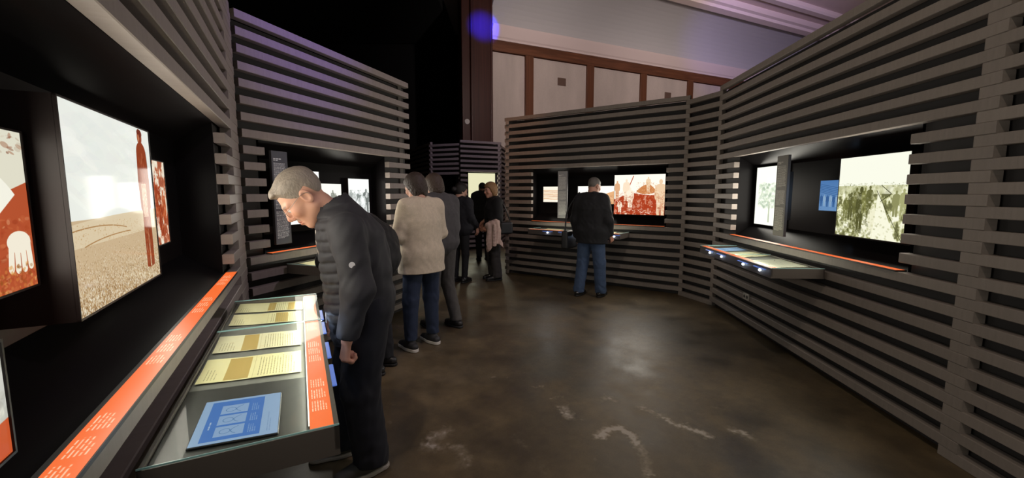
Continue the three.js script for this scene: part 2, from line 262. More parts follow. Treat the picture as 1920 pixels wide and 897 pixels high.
    g.fillStyle = '#b3502c'; g.beginPath(); g.moveTo(w * 0.35, h); g.lineTo(w * 0.5, h * 0.55); g.lineTo(w, h * 0.32); g.lineTo(w, h); g.fill();
    g.fillStyle = '#f3f1e2'; g.beginPath(); g.moveTo(w * 0.3, h * 0.12); g.quadraticCurveTo(w * 0.75, h * 0.1, w * 0.92, h * 0.4); g.lineTo(w * 0.72, h * 0.62); g.lineTo(w * 0.35, h * 0.6); g.fill();
    speckle(g, w * 0.4, h * 0.03, w, h * 0.14, 90, ['#8d4a2c', '#c9bda2', '#6a2d16'], r, 14, 6, 0.5);
    speckle(g, w * 0.3, h * 0.55, w, h, 500, ['#8a2c12', '#d67a4a', '#a33d1b', '#e4b48a'], r, 10, 6, 0.4);
    g.strokeStyle = '#f2ead6'; g.lineCap = 'round'; for (let k = 0; k < 4; k++) { g.lineWidth = w * 0.035; g.beginPath(); g.moveTo(w * (0.86 + k * 0.035), h * 0.72); g.lineTo(w * (0.845 + k * 0.042), h * (0.86 + 0.01 * (k === 1 || k === 2))); g.stroke(); }
    g.fillStyle = '#f2ead6'; g.beginPath(); g.ellipse(w * 0.91, h * 0.7, w * 0.075, h * 0.07, 0, 0, 7); g.fill();
    speckle(g, 0, h * 0.84, w, h, 500, ['#d98f3f', '#8a4a16', '#e7b46c'], r, 6, 5, 0.6);
  },
  redCrowd(g, w, h) { const r = R(23); g.fillStyle = '#e8dcc6'; g.fillRect(0, 0, w, h); for (let k = 0; k < 9; k++) figure(g, w * (0.1 + 0.1 * k), h * (0.82 + 0.1 * r()), h * (0.55 + 0.12 * r()), ['#b04a26', '#8f3616', '#c5673d'][k % 3], 0, 1.3); mottle(g, 0, 0, w, h, ['#93371a', '#b85830', '#d9a27600', '#f0e2cc00', '#f6ecd8'], w * 0.07, 31, 0.8); speckle(g, 0, h * 0.1, w, h, 500, ['#b5502a', '#f3e8d4', '#8a3415', '#d99a72'], r, 6, 9, 0.55); },
  grey(g, w, h) { const r = R(24); fillV(g, w, h, [[0, '#d8d8d0'], [1, '#b9b9ae']]); speckle(g, 0, 0, w, h, 300, ['#8b8b80', '#ecece4', '#a9a99b'], r, 18, 12, 0.4); g.fillStyle = '#c4552c'; g.beginPath(); g.moveTo(w * 0.3, h); g.quadraticCurveTo(w * 0.7, h * 0.72, w, h * 0.68); g.lineTo(w, h); g.fill(); },
  pale(g, w, h) { const r = R(25); g.fillStyle = '#fafcf6'; g.fillRect(0, 0, w, h); speckle(g, 0, h * 0.55, w, h, 200, ['#e4e8de', '#ccd2c6'], r, 14, 8, 0.4); },
  pair(g, w, h) { const r = R(26); g.fillStyle = '#f6f7ee'; g.fillRect(0, 0, w, h); g.fillStyle = '#dcdccb'; g.fillRect(0, h * 0.72, w, h); for (const [x, s] of [[0.12, 0.7], [0.3, 0.62], [0.62, 0.72], [0.74, 0.6]]) figure(g, w * x, h * 0.95, h * s, '#8e9186', 0, 1.2); speckle(g, 0, h * 0.3, w, h, 200, ['#b3b5a8', '#f2f2e6', '#70746a'], r, 5, 8, 0.4); },
  group(g, w, h) { const r = R(27); g.fillStyle = '#f7faf6'; g.fillRect(0, 0, w, h); for (const [x, y, s, c] of [[0.12, 0.9, 0.6, '#a3aaa6'], [0.3, 0.85, 0.5, '#c8cdca'], [0.5, 0.8, 0.48, '#7f8783'], [0.85, 0.95, 0.68, '#6d7370'], [0.66, 1.0, 0.6, '#d5dad8'], [0.45, 1.05, 0.42, '#b4bab7'], [0.2, 1.08, 0.5, '#dfe4e1']]) figure(g, w * x, h * y, h * s, c, 0, 1.7); speckle(g, 0, h * 0.3, w, h, 420, ['#8f9693', '#eef2f0', '#5f6663', '#cfd5d2'], r, 6, 8, 0.45); mottle(g, 0, h * 0.3, w, h, ['#6d737000', '#7f878390', '#cfd5d200', '#eef2f0', '#ffffff'], w * 0.09, 29, 0.7); },
  tree(g, w, h) { const r = R(28); g.fillStyle = '#f8fbee'; g.fillRect(0, 0, w, h); speckle(g, w * 0.12, h * 0.28, w * 0.95, h * 0.7, 420, ['#c4d3b8', '#a9bda4', '#e2ebd4', '#93a890'], r, w * 0.05, h * 0.025, 0.55); g.fillStyle = '#b7c2a8'; g.fillRect(w * 0.5, h * 0.6, w * 0.05, h * 0.35); },
  bridge(g, w, h) { const r = R(29); fillV(g, w, h, [[0, '#5d93d6'], [1, '#7fb0e8']]); g.strokeStyle = '#2c5d9f'; g.lineWidth = 4; for (let k = 0; k < 6; k++) { g.beginPath(); g.moveTo(0, h * (0.12 + 0.05 * k)); g.lineTo(w, h * (0.3 + 0.06 * k)); g.stroke(); } for (let k = 0; k < 8; k++) figure(g, w * (0.08 + 0.12 * k), h * (0.85 + 0.06 * r()), h * 0.4, ['#3f72b4', '#a8cdf2'][k % 2], 0, 1.4); speckle(g, 0, h * 0.4, w, h, 160, ['#a9cdf3', '#34669f'], r, 6, 4, 0.4); },
  trench(g, w, h) {
    const r = R(30); g.fillStyle = '#f6f7e6'; g.fillRect(0, 0, w, h); mottle(g, 0, h * 0.36, w, h, ['#55562c', '#7c7d48', '#a8a974', '#d4d5a8', '#ecebcc', '#f6f5e0'], w * 0.05, 7); mottle(g, 0, h * 0.36, w, h * 0.46, ['#c9caa0', '#dedfba', '#eeeed4'], w * 0.08, 9, 0.8);
    speckle(g, 0, h * 0.33, w, h * 0.38, 120, ['#6e7346', '#a7aa7c'], r, 6, 4, 0.7);
    speckle(g, 0, h * 0.6, w * 0.5, h, 420, ['#7d7e4a', '#f1f0d4', '#9fa069', '#5b5c30'], r, 12, 8, 0.55);
    for (const [x, y, s, c, q] of [[0.22, 0.8, 0.36, '#57582f', 1.3], [0.3, 0.78, 0.4, '#6f7040', 1.2], [0.37, 0.95, 0.58, '#4f5029', 1], [0.43, 0.7, 0.32, '#85864f', 1.3], [0.5, 0.72, 0.36, '#66673a', 1.2], [0.56, 0.98, 0.4, '#eceacb', 1.4], [0.86, 0.72, 0.3, '#8b8c5c', 1.4], [0.95, 0.74, 0.34, '#a4a572', 1.2], [0.14, 0.78, 0.28, '#7a7b48', 1.5]]) figure(g, w * x, h * y, h * s, c, 0.02, q);
    mottle(g, w * 0.1, h * 0.42, w * 0.56, h * 0.96, ['#44451f', '#6b6c3a', '#98996400', '#98996400', '#d9dab400', '#e9e8c8'], w * 0.03, 19, 0.4);
    g.fillStyle = '#f4f3da'; g.beginPath(); g.moveTo(w * 0.58, h); g.lineTo(w * 0.62, h * 0.42); g.lineTo(w * 0.78, h * 0.75); g.lineTo(w * 0.9, h); g.fill();
    g.strokeStyle = '#3f4022'; g.lineWidth = 5; g.beginPath(); g.moveTo(w * 0.6, h * 0.42); g.lineTo(w * 0.97, h * 0.99); g.moveTo(w * 0.66, h * 0.36); g.lineTo(w * 0.8, h * 0.46); g.lineTo(w * 0.66, h * 0.55); g.stroke();
    speckle(g, w * 0.5, h * 0.55, w, h, 200, ['#b9ba88', '#fbfae6', '#8d8e5b'], r, 9, 7, 0.5);
  },
  strip(g, w, h) { const r = R(31); g.fillStyle = '#f8eedc'; g.fillRect(0, 0, w, h); for (let k = 0; k < 7; k++) { g.strokeStyle = ['#d9a06a', '#c98a58', '#e6c49a'][k % 3]; g.lineWidth = h * 0.04; g.beginPath(); g.moveTo(0, h * (0.25 + 0.09 * k)); g.bezierCurveTo(w * 0.3, h * (0.2 + 0.09 * k), w * 0.6, h * (0.32 + 0.09 * k), w, h * (0.24 + 0.09 * k)); g.stroke(); } speckle(g, 0, h * 0.2, w, h, 160, ['#c07a44', '#fdf6e6'], r, 8, 3, 0.5); },
  dune(g, w, h) { const r = R(32); g.fillStyle = '#fbf8ee'; g.fillRect(0, 0, w, h); g.fillStyle = '#dca878'; g.beginPath(); g.moveTo(w * 0.1, h); g.quadraticCurveTo(w * 0.55, h * 0.55, w, h * 0.25); g.lineTo(w, h); g.fill(); speckle(g, w * 0.3, h * 0.5, w, h, 260, ['#c98a58', '#f4e2c8', '#a8683a'], r, 7, 5, 0.5); },
  cart(g, w, h) {
    const r = R(33); g.fillStyle = '#fdf7ea'; g.fillRect(0, 0, w, h);
    g.fillStyle = '#a8391a'; g.beginPath(); g.moveTo(0, h * 0.62); g.lineTo(w * 0.35, h * 0.45); g.lineTo(w * 0.6, h * 0.5); g.lineTo(w, h * 0.52); g.lineTo(w, h); g.lineTo(0, h); g.fill();
    g.fillStyle = '#c9824e'; g.beginPath(); g.moveTo(w * 0.45, h * 0.42); g.quadraticCurveTo(w * 0.68, h * 0.08, w * 0.84, h * 0.42); g.quadraticCurveTo(w * 0.65, h * 0.56, w * 0.45, h * 0.42); g.fill();
    g.strokeStyle = '#b5451f'; g.lineWidth = 9; g.beginPath(); g.moveTo(w * 0.39, h * 0.03); g.lineTo(w * 0.31, h * 0.28); g.stroke();
    for (const [x, y, s, c, q] of [[0.06, 0.6, 0.45, '#d9a77e', 1.2], [0.25, 0.66, 0.55, '#f3dcc0', 1.3], [0.33, 0.82, 0.5, '#f7e8d2', 1.5], [0.92, 1.0, 0.88, '#e8c8a4', 1.3], [0.68, 0.42, 0.36, '#e9cdaa', 1.3], [0.12, 0.95, 0.3, '#f6e6d0', 1.6]]) figure(g, w * x, h * y, h * s, c, 0, q);
    speckle(g, 0, h * 0.5, w, h, 420, ['#8a2a10', '#f6e4cc', '#c2552c', '#d98d5e'], r, 9, 7, 0.5); speckle(g, w * 0.45, h * 0.2, w * 0.84, h * 0.48, 260, ['#a85a2c', '#e8b888'], r, 7, 4, 0.5);
    mottle(g, 0, h * 0.42, w, h, ['#8a2a1000', '#9a3114', '#b5451f00', '#c2552c00', '#f0d6b800', '#fbeedd'], w * 0.045, 23, 0.4); speckle(g, w * 0.2, h * 0.85, w * 0.8, h, 70, ['#fff3e0'], r, 14, 4, 0.8);
  },
  cream(g, w, h) { g.fillStyle = '#eeeac2'; g.fillRect(0, 0, w, h); g.strokeStyle = '#cfcaa0'; g.lineWidth = 2; g.beginPath(); g.moveTo(0, h * 0.47); g.lineTo(w, h * 0.47); g.stroke(); },
  grove(g, w, h) { const r = R(34); g.fillStyle = '#f3f4cc'; g.fillRect(0, 0, w, h); speckle(g, 0, 0, w, h, 300, ['#a9b577', '#d5d9a0', '#7f8f52', '#fafbe2'], r, 12, 16, 0.5); },
};

// ---------------------------------------------------------------- lightboxes
const MHousing = phys([0.02, 0.015, 0.014], 0.45, { specularIntensity: 0.3 });
function lightbox(label, w, x0, x1, y0, y1, z, art, { px = 420, glow = BOX_GLOW, power = 1, tint = [1, 0.94, 0.82], group, thick } = {}) {
  const t = thing('lightbox', label, 'lightbox', group);
  put(t, w, (x0 + x1) / 2, (y0 + y1) / 2, z);
  const W = x1 - x0, H = y1 - y0, dz = thick ?? Math.max(0.03, z + w.depth), e = 0.004;
  mesh('housing', mergeGeometries([bx(W, H, dz - 0.006, 0, 0, -0.006 - (dz - 0.006) / 2), bx(e, H, 0.008, -W / 2 + e / 2, 0, -0.003), bx(e, H, 0.008, W / 2 - e / 2, 0, -0.003), bx(W, e, 0.008, 0, H / 2 - e / 2, -0.003), bx(W, e, 0.008, 0, -H / 2 + e / 2, -0.003)]), MHousing, t);
  if (thick) mesh('mount', bx(0.03, 0.03, z + w.depth - thick + 0.05, 0, 0, -thick - (z + w.depth - thick + 0.05) / 2), MHousing, t);
  const tx = ctex(px, Math.round(px * H / W), art), m = phys([0.02, 0.02, 0.02], 0.07, { emissive: 0xffffff, emissiveMap: tx, emissiveIntensity: glow, specularIntensity: 0.022 });
  const g = new THREE.PlaneGeometry(W - 2 * e, H - 2 * e).translate(0, 0, -0.002); mesh('picture', g, m, t);
  const l = new THREE.RectAreaLight(new THREE.Color(...tint), BOX_LIGHT * power, W - 0.02, H - 0.02); l.position.z = 0.004; l.rotation.y = Math.PI; l.name = 'lightbox_lamp'; t.add(l);
  return t;
}
const s1 = (s) => L1LEN - s, W1 = WALLS.L1;
lightbox('large lightbox with a tall man standing in a ploughed field', W1, s1(2.37), s1(1.72), 1.148, 1.667, -0.1, ART.field, { px: 900, power: 0.75 });
lightbox('lightbox with a pale shirt and a hand against rusty red earth', W1, s1(2.95), s1(2.395), 1.246, 1.578, -0.15, ART.worker, { px: 640, power: 0.8 });
lightbox('lightbox with a dense rust coloured crowd half behind the field lightbox', W1, s1(1.6), s1(1.06), 1.206, 1.598, -0.21, ART.redCrowd, { power: 1 });
lightbox('low lightbox with a grey scene and a red corner under the hand lightbox', W1, s1(3.2), s1(2.868), 1.085, 1.25, -0.003, ART.grey, { power: 0.5, thick: 0.03 });
const W2 = WALLS.L2;
lightbox('blown out white lightbox behind the head of the quilted jacket wearer', W2, 0.36, 0.88, 1.17, 1.648, -0.1, ART.pale, { glow: 1.15 });
lightbox('small lightbox with faint grey standing figures beside the white lightbox', W2, 0.885, 1.2, 1.275, 1.541, -0.13, ART.pair, { glow: 1.1 });
lightbox('upright lightbox with a pale group portrait near the free partition end', W2, 1.378, 1.72, 1.21, 1.604, -0.2, ART.group, { glow: 1.1, power: 1.2 });
const WR1 = WALLS.R1;
lightbox('narrow lightbox with a pale green tree half behind the grey text board', WR1, 0.535, 1.09, 1.1, 1.732, -0.22, ART.tree, { glow: 1.15, power: 1.2 });
lightbox('small blue lightbox with a bridge beside the trench lightbox', WR1, 1.655, 1.98, 1.295, 1.557, -0.2, ART.bridge, { glow: 0.62, power: 0.3, tint: [0.5, 0.72, 1] });
lightbox('square lightbox with a crowd of men digging a trench', WR1, 2.03, 2.66, 1.124, 1.714, -0.1, ART.trench, { px: 640, glow: 1.05 });
const WR3 = WALLS.R3;
lightbox('small lightbox with banded sepia terrain beside the narrow text board', WR3, 0.65, 0.98, 1.288, 1.56, -0.2, ART.strip, { glow: 1.1 });
lightbox('wide lightbox with a pale sepia dune behind the dark blazer wearer', WR3, 1.31, 1.97, 1.27, 1.563, -0.2, ART.dune, { glow: 1.15 });
lightbox('wide lightbox with red and white figures around a loaded cart', WR3, 1.975, 2.745, 1.12, 1.725, -0.1, ART.cart, { px: 560, glow: 1.1 });
lightbox('lightbox with grey standing figures facing down the aisle', WALLS.B1, 0.6, 1.4, 1.12, 1.72, -0.1, ART.pair, { power: 0.7 });
lightbox('lightbox with a pale portrait group facing down the aisle', WALLS.B1, 1.8, 2.6, 1.12, 1.72, -0.1, ART.group, { power: 0.7 });
lightbox('plain cream lightbox on the farthest slatted wall', WALLS.F3, 0.19, 0.95, 0.98, 1.96, -0.06, ART.cream, { px: 256, glow: 0.95, power: 0.6, tint: [1, 0.96, 0.72] });
lightbox('yellow green lightbox showing past the bent shoulder of the beige blazer wearer', WALLS.F1, 0.62, 1.55, 1.22, 1.69, -0.06, ART.grove, { px: 256, glow: 1.0, power: 0.7, tint: [1, 0.98, 0.75] });

// ---------------------------------------------------------------- text boards
function textBoard(label, w, x0, x1, y0, y1, ground, ink, seed) {
  const t = thing('text_board', label, 'text board'); put(t, w, (x0 + x1) / 2, (y0 + y1) / 2, -0.012);
  const W = x1 - x0, H = y1 - y0;
  mesh('board', rbox(-W / 2, W / 2, -H / 2, H / 2, -0.012, 0.012, 0.002), std([0.045, 0.045, 0.05], 0.5), t);
  const tx = ctex(220, Math.round(220 * H / W), (g, a, b) => { const r = R(seed); g.fillStyle = ground; g.fillRect(0, 0, a, b); textLines(g, a * 0.1, b * 0.075, a * 0.5, 2, b * 0.016, ink, r, 0.7); textLines(g, a * 0.1, b * 0.125, a * 0.8, 20, b * 0.0135, ink, r); textLines(g, a * 0.1, b * 0.43, a * 0.8, 14, b * 0.0135, ink, r); textLines(g, a * 0.1, b * 0.645, a * 0.8, 22, b * 0.0135, ink, r); });
  mesh('print', new THREE.PlaneGeometry(W - 0.004, H - 0.004).translate(0, 0, 0.0128), std([1, 1, 1], 0.55, { map: tx }), t);
  mesh('mount', span(-0.02, 0.02, -H * 0.3, H * 0.3, -0.08, -0.012), MBlack, t);
}
textBoard('tall charcoal text board hanging beside the quilted jacket wearer', W2, 0.285, 0.438, 1.03, 1.783, '#4a4c55', '#dfe3e6', 41);
textBoard('narrow charcoal text board in the niche with the trench photograph', WR1, 1.342, 1.518, 1.05, 1.79, '#6a6860', '#cccaba', 42);
textBoard('light grey text board in the niche that the dark blazer wearer faces', WR3, 1.045, 1.22, 1.035, 1.805, '#9a9a9c', '#efefea', 43);

// ---------------------------------------------------------------- caption ledges and display cases
const orange = (w, h, seed, cols) => ctex(w, h, (g, a, b) => { const r = R(seed); g.fillStyle = '#fb7032'; g.fillRect(0, 0, a, b); cols(g, a, b, r); });
function glowMat(tx, k) { return std([0.05, 0.02, 0.01], 0.35, { emissive: 0xffffff, emissiveMap: tx, emissiveIntensity: k }); }
function ledge(label, w, seed, glow = 0.95) {
  const [a, b] = w.niche, L = b - a, t = mesh('caption_ledge', span(a + 0.002, b - 0.002, 0.9602, 0.9702, -0.058, 0.012), MBlack, w.group); t.userData.label = label;
  const tx = orange(2048, 56, seed, (g, W, H, r) => { const n = Math.round(L / 0.55); for (let k = 0; k < n; k++) for (let c = 0; c < 3; c++) textLines(g, W * ((k + 0.3) / n) + c * 60, H * 0.16, 46, 5, H * 0.14, '#ffd6b8', r, 0.4); });
  const p = new THREE.PlaneGeometry(L - 0.004, 0.056).rotateX(-Math.PI / 2).translate((a + b) / 2, 0.9708, -0.018); mesh('orange_strip', p, glowMat(tx, glow), t);
  const l = new THREE.RectAreaLight(new THREE.Color(1, 0.25, 0.06), 0.9, L, 0.05); l.position.set((a + b) / 2, 0.976, -0.018); l.rotation.x = Math.PI / 2; l.name = 'caption_lamp'; t.add(l);
}
ledge('long orange caption ledge under the field lightbox', W1, 51); ledge('orange caption ledge behind the quilted jacket wearer', W2, 52); ledge('orange caption ledge under the trench lightbox', WR1, 53, 0.9); ledge('orange caption ledge under the red cart lightbox', WR3, 54, 0.9);
const GLASS_Y = 0.872;
const MTab = phys([0.12, 0.2, 0.5], 0.3, { emissive: new THREE.Color(0.13, 0.26, 0.85), emissiveIntensity: 0.5 }), MLed = std([0.8, 0.85, 1], 0.3, { emissive: new THREE.Color(0.75, 0.86, 1), emissiveIntensity: 9 });
const MBed = std([0.2, 0.2, 0.175], 0.7), MBedDark = std([0.03, 0.03, 0.027], 0.4);
const BED = { y0: 0.853, y1: 0.836, z0: 0.045, z1: 0.365 }, bedTilt = Math.atan2(BED.y0 - BED.y1, BED.z1 - BED.z0), bedY = (z) => lerp(BED.y0, BED.y1, (z - BED.z0) / (BED.z1 - BED.z0));
function displayCase(label, w, x0, x1, seam, tabs, seed) {
  const t = thing('display_case', label, 'display case'); put(t, w, x0, 0, 0); const L = x1 - x0;
  mesh('body', mergeGeometries([span(0, L, 0.79, 0.805, 0.036, 0.432), span(0, 0.012, 0.805, 0.866, 0.036, 0.432), span(L - 0.012, L, 0.805, 0.866, 0.036, 0.432), span(0, L, 0.805, 0.866, 0.42, 0.432), span(0, L, 0.805, 0.866, 0.036, 0.044)]), MCase, t);
  mesh('display_bed', bx(L - 0.026, 0.008, 0.322).rotateX(bedTilt).translate(L / 2, (BED.y0 + BED.y1) / 2 - 0.004, (BED.z0 + BED.z1) / 2), MBed, t);
  for (const [a, b] of [[0, seam - x0 - 0.002], [seam - x0 + 0.002, L]]) { const gl = mesh('glass_pane', span(a, b, GLASS_Y - 0.004, GLASS_Y, 0.036, 0.432), MGlass, t); for (const e of [a, b - 0.0015]) mesh('glass_edge', span(e, e + 0.0015, GLASS_Y - 0.0042, GLASS_Y + 0.0002, 0.036, 0.432), MGlassEdge, gl); }
  const tx = orange(1536, 64, seed, (g, W, H, r) => { for (let k = 0; k < 4; k++) { g.save(); for (let c = 0; c < 3; c++) textLines(g, W * (0.06 + 0.245 * k) + c * 78, H * 0.14, 66, 6, H * 0.125, '#ffdcc2', r, 0.42); g.restore(); } });
  const cap = mesh('caption_strip', span(0.012, L - 0.012, 0.855, 0.866, 0.366, 0.42), MCase, t);
  mesh('orange_print', new THREE.PlaneGeometry(L - 0.026, 0.054).rotateX(-Math.PI / 2).translate(L / 2, 0.8666, 0.393), glowMat(tx, 1.0), cap);
  for (const x of tabs) {
    const p = mesh('pull_out_card', rbox(x - x0 - 0.09, x - x0 + 0.09, 0.8435, 0.849, 0.433, 0.448, 0.0025), MTab, t);
    const led = mesh('led', new THREE.SphereGeometry(0.011, 16, 10).scale(1.3, 1, 0.7).translate(x - x0, 0.828, 0.437), MLed, p);
    const l = new THREE.PointLight(new THREE.Color(0.55, 0.7, 1), 0.02); l.position.set(x - x0, 0.828, 0.437); l.shadow.radius = 0.5; l.castShadow = true; l.name = 'led_lamp'; led.add(l);
  }
  const l = new THREE.RectAreaLight(new THREE.Color(1, 0.98, 0.82), CASE_LIGHT, L - 0.1, 0.02); l.position.set(L / 2, 0.862, 0.362); l.rotation.x = 0.12; l.name = 'case_strip_lamp'; t.add(l);
  mesh('light_strip', span(0.05, L - 0.05, 0.856, 0.866, 0.3625, 0.3655), std([0.9, 0.9, 0.8], 0.5, { emissive: new THREE.Color(1, 0.98, 0.82), emissiveIntensity: 1.2 }), t);
  return t;
}
const nearCase = displayCase('document table with an orange rim under the field lightbox', W1, s1(2.59), s1(1.045), s1(1.6), [1.44, 1.66, 1.96, 2.21].map(s1), 61);
displayCase('document table behind the quilted jacket wearer on the next partition', W2, 0.34, 1.84, 1.1, [0.6, 0.9, 1.2, 1.5], 62);
displayCase('document table under the trench lightbox', WR1, 0.72, 2.16, 1.4, [1.0, 1.28, 1.72, 2.0].map((x) => x), 63);
displayCase('document table in front of the dark blazer wearer', WR3, 0.74, 2.28, 1.45, [1.109, 1.39, 1.8, 2.2], 64);

mesh('dark_bed_panel', bx(0.41, 0.002, 0.318).rotateX(bedTilt).translate(0.216, (BED.y0 + BED.y1) / 2 + 0.0006, (BED.z0 + BED.z1) / 2), MBedDark, nearCase);
// papers and screens lying on the case beds
function onBed(o, w, x, z, turn = 0) { put(o, w, x, bedY(z) + 0.0022, z); const q = new THREE.Quaternion().setFromAxisAngle(new THREE.Vector3(1, 0, 0), bedTilt), y = new THREE.Quaternion().setFromAxisAngle(new THREE.Vector3(0, 1, 0), w.turn + turn); o.quaternion.copy(y.multiply(q)); return o; }
function paper(name, label, w, x, z, lx, lz, draw, turn = 0, curl = 0.004) {
  const t = thing(name, label, 'document'), g = new THREE.PlaneGeometry(lx, lz, 12, 12).rotateX(-Math.PI / 2), p = g.attributes.position;
  for (let i = 0; i < p.count; i++) { const u = p.getX(i) / lx * 2, v = p.getZ(i) / lz * 2; p.setY(i, 0.001 + curl * (u * u * 0.6 + Math.max(0, v) ** 2 * 0.5 + 0.25 * Math.sin(v * 5))); } g.computeVertexNormals();
  const under = g.clone(); under.translate(0, -0.0008, 0);
  mesh('sheet', g, std([1, 1, 1], 0.85, { map: ctex(384, Math.round(384 * lz / lx), draw) }), t); mesh('backing_sheet', under, std([0.6, 0.55, 0.4], 0.9), t);
  return onBed(t, w, x, z, turn);
}
// the sheets are read from the aisle side of the table; texture x runs along the wall
const typed = (seed, base, bars, hand) => (g, W, H) => {
  const r = R(seed); g.fillStyle = base; g.fillRect(0, 0, W, H); speckle(g, 0, 0, W, H, 90, ['#f6efc4', '#e2d49a', '#d9c78c'], r, 26, 20, 0.2);
  for (const [y0, y1, x0, x1] of bars) { g.globalAlpha = 0.85; g.fillStyle = '#b99a4e'; g.fillRect(W * x0, H * y0, W * (x1 - x0), H * (y1 - y0)); g.globalAlpha = 1; }
  g.save(); textLines(g, W * 0.08, H * 0.56, W * 0.84, 13, H * 0.03, '#9c9468', r, 0.26); textLines(g, W * 0.1, H * 0.06, W * 0.5, hand, H * 0.03, '#a8a074', r, 0.22); g.restore();
  g.strokeStyle = '#c9bd86'; g.lineWidth = 2; g.beginPath(); g.moveTo(0, H * 0.51); g.lineTo(W, H * 0.51); g.stroke();
};
paper('document', 'yellowed typed sheet pair with one broad tan bar next to the tablet', W1, s1(2.02), 0.2, 0.215, 0.295, typed(71, '#eee6b0', [[0.24, 0.47, 0.04, 0.96]], 4));
paper('document', 'typed sheet pair with a short tan bar and a handwritten note', W1, s1(1.74), 0.2, 0.205, 0.295, typed(72, '#e9e3bd', [[0.3, 0.48, 0.02, 0.98]], 6), 0.02);
paper('document', 'typed sheet with a tan bar near its outer end beside the glass seam', W1, s1(1.39), 0.205, 0.19, 0.29, typed(73, '#ebe4b4', [[0.62, 0.8, 0.05, 0.95]], 5));
paper('document', 'typed sheet with two tan bars at the far end of the near table', W1, s1(1.165), 0.21, 0.19, 0.3, typed(74, '#e9e3b6', [[0.46, 0.57, 0.1, 0.95], [0.76, 0.86, 0.05, 0.9]], 5), -0.02);
{
  const t = thing('tablet', 'glowing blue tablet screen with three drawn panels', 'tablet');
  mesh('frame', rbox(-0.1225, 0.1225, 0, 0.006, -0.0945, 0.0945, 0.003), MBlack, t);
  const tx = ctex(512, 400, (g, W, H) => { const r = R(81); g.fillStyle = '#a9c8ea'; g.fillRect(0, 0, W, H); g.fillStyle = '#4f86d6'; g.fillRect(W * 0.05, H * 0.1, W * 0.9, H * 0.68); g.fillStyle = '#9fc0e8';
    for (let k = 0; k < 3; k++) { const x = W * (0.12 + 0.25 * k), y = H * 0.24; g.fillStyle = '#9fc0e8'; g.fillRect(x, y, W * 0.21, H * 0.34); g.strokeStyle = '#4f7fb4'; g.lineWidth = 3; g.beginPath(); g.ellipse(x + W * 0.1, y + H * 0.12, W * 0.05, H * 0.06, 0.4, 0, 7); g.moveTo(x + W * 0.03, y + H * 0.25); g.quadraticCurveTo(x + W * 0.1, y + H * 0.12, x + W * 0.18, y + H * 0.27); g.stroke(); textLines(g, x, H * 0.63, W * 0.19, 4, H * 0.026, '#8fb4e6', r, 0.5); }
    textLines(g, W * 0.3, H * 0.15, W * 0.3, 1, H * 0.03, '#c4daf4', r, 0.6); textLines(g, W * 0.08, H * 0.86, W * 0.5, 2, H * 0.03, '#8fb0d8', r, 0.4); });
  mesh('screen', new THREE.PlaneGeometry(0.24, 0.184).rotateX(-Math.PI / 2).translate(0, 0.0066, 0), std([0.02, 0.02, 0.03], 0.2, { emissive: 0xffffff, emissiveMap: tx, emissiveIntensity: 0.62 }), t);
  onBed(t, W1, s1(2.4), 0.2);
  const l = new THREE.RectAreaLight(new THREE.Color(0.45, 0.65, 1), 0.5, 0.24, 0.18); l.position.y = 0.008; l.rotation.x = Math.PI / 2; l.name = 'screen_lamp'; t.add(l);
}
paper('document', 'cream sheet on the table behind the quilted jacket wearer', W2, 0.55, 0.2, 0.22, 0.28, typed(75, '#ece5b8', [], 5));
paper('document', 'cream sheet with an orange stain near the beige blazer wearer', W2, 1.5, 0.2, 0.22, 0.28, typed(76, '#efe9c8', [], 5));
paper('document', 'bluish sheet at the inner end of the table under the trench lightbox', WR1, 0.9, 0.2, 0.24, 0.29, (g, W, H) => { g.fillStyle = '#6f93c4'; g.fillRect(0, 0, W, H); textLines(g, 20, 30, W - 40, 12, 22, '#a9c4e6', R(77), 0.3); });
paper('document', 'large cream sheet in the middle of the table under the trench lightbox', WR1, 1.28, 0.2, 0.3, 0.29, typed(78, '#ece6bc', [], 6));
paper('document', 'grey cream drawing at the outer end of the table under the trench lightbox', WR1, 1.8, 0.2, 0.4, 0.29, (g, W, H) => { const r = R(79); g.fillStyle = '#dfdcc4'; g.fillRect(0, 0, W, H); speckle(g, 0, 0, W, H, 60, ['#9a977f', '#f2f0dd', '#777560'], r, 40, 5, 0.4); });
paper('document', 'cream sheet at the inner end of the table before the dark blazer wearer', WR3, 1.05, 0.2, 0.3, 0.29, typed(80, '#ece6bc', [], 6));
paper('document', 'cream sheet at the outer end of the table before the dark blazer wearer', WR3, 1.95, 0.2, 0.3, 0.29, typed(82, '#e9e3bd', [], 6));
{
  const t = thing('wall_socket', 'small pale power socket low on the slats under the trench niche', 'socket'); put(t, WR1, 0.93, 0.345, 0);
  mesh('plate', rbox(-0.06, 0.06, -0.035, 0.035, 0, 0.012, 0.004), std([0.5, 0.47, 0.42], 0.5), t);
  for (const x of [-0.028, 0.028]) mesh('outlet', new THREE.CylinderGeometry(0.018, 0.018, 0.004, 20).rotateX(Math.PI / 2).translate(x, 0, 0.0125), std([0.08, 0.075, 0.07], 0.5), t);
}
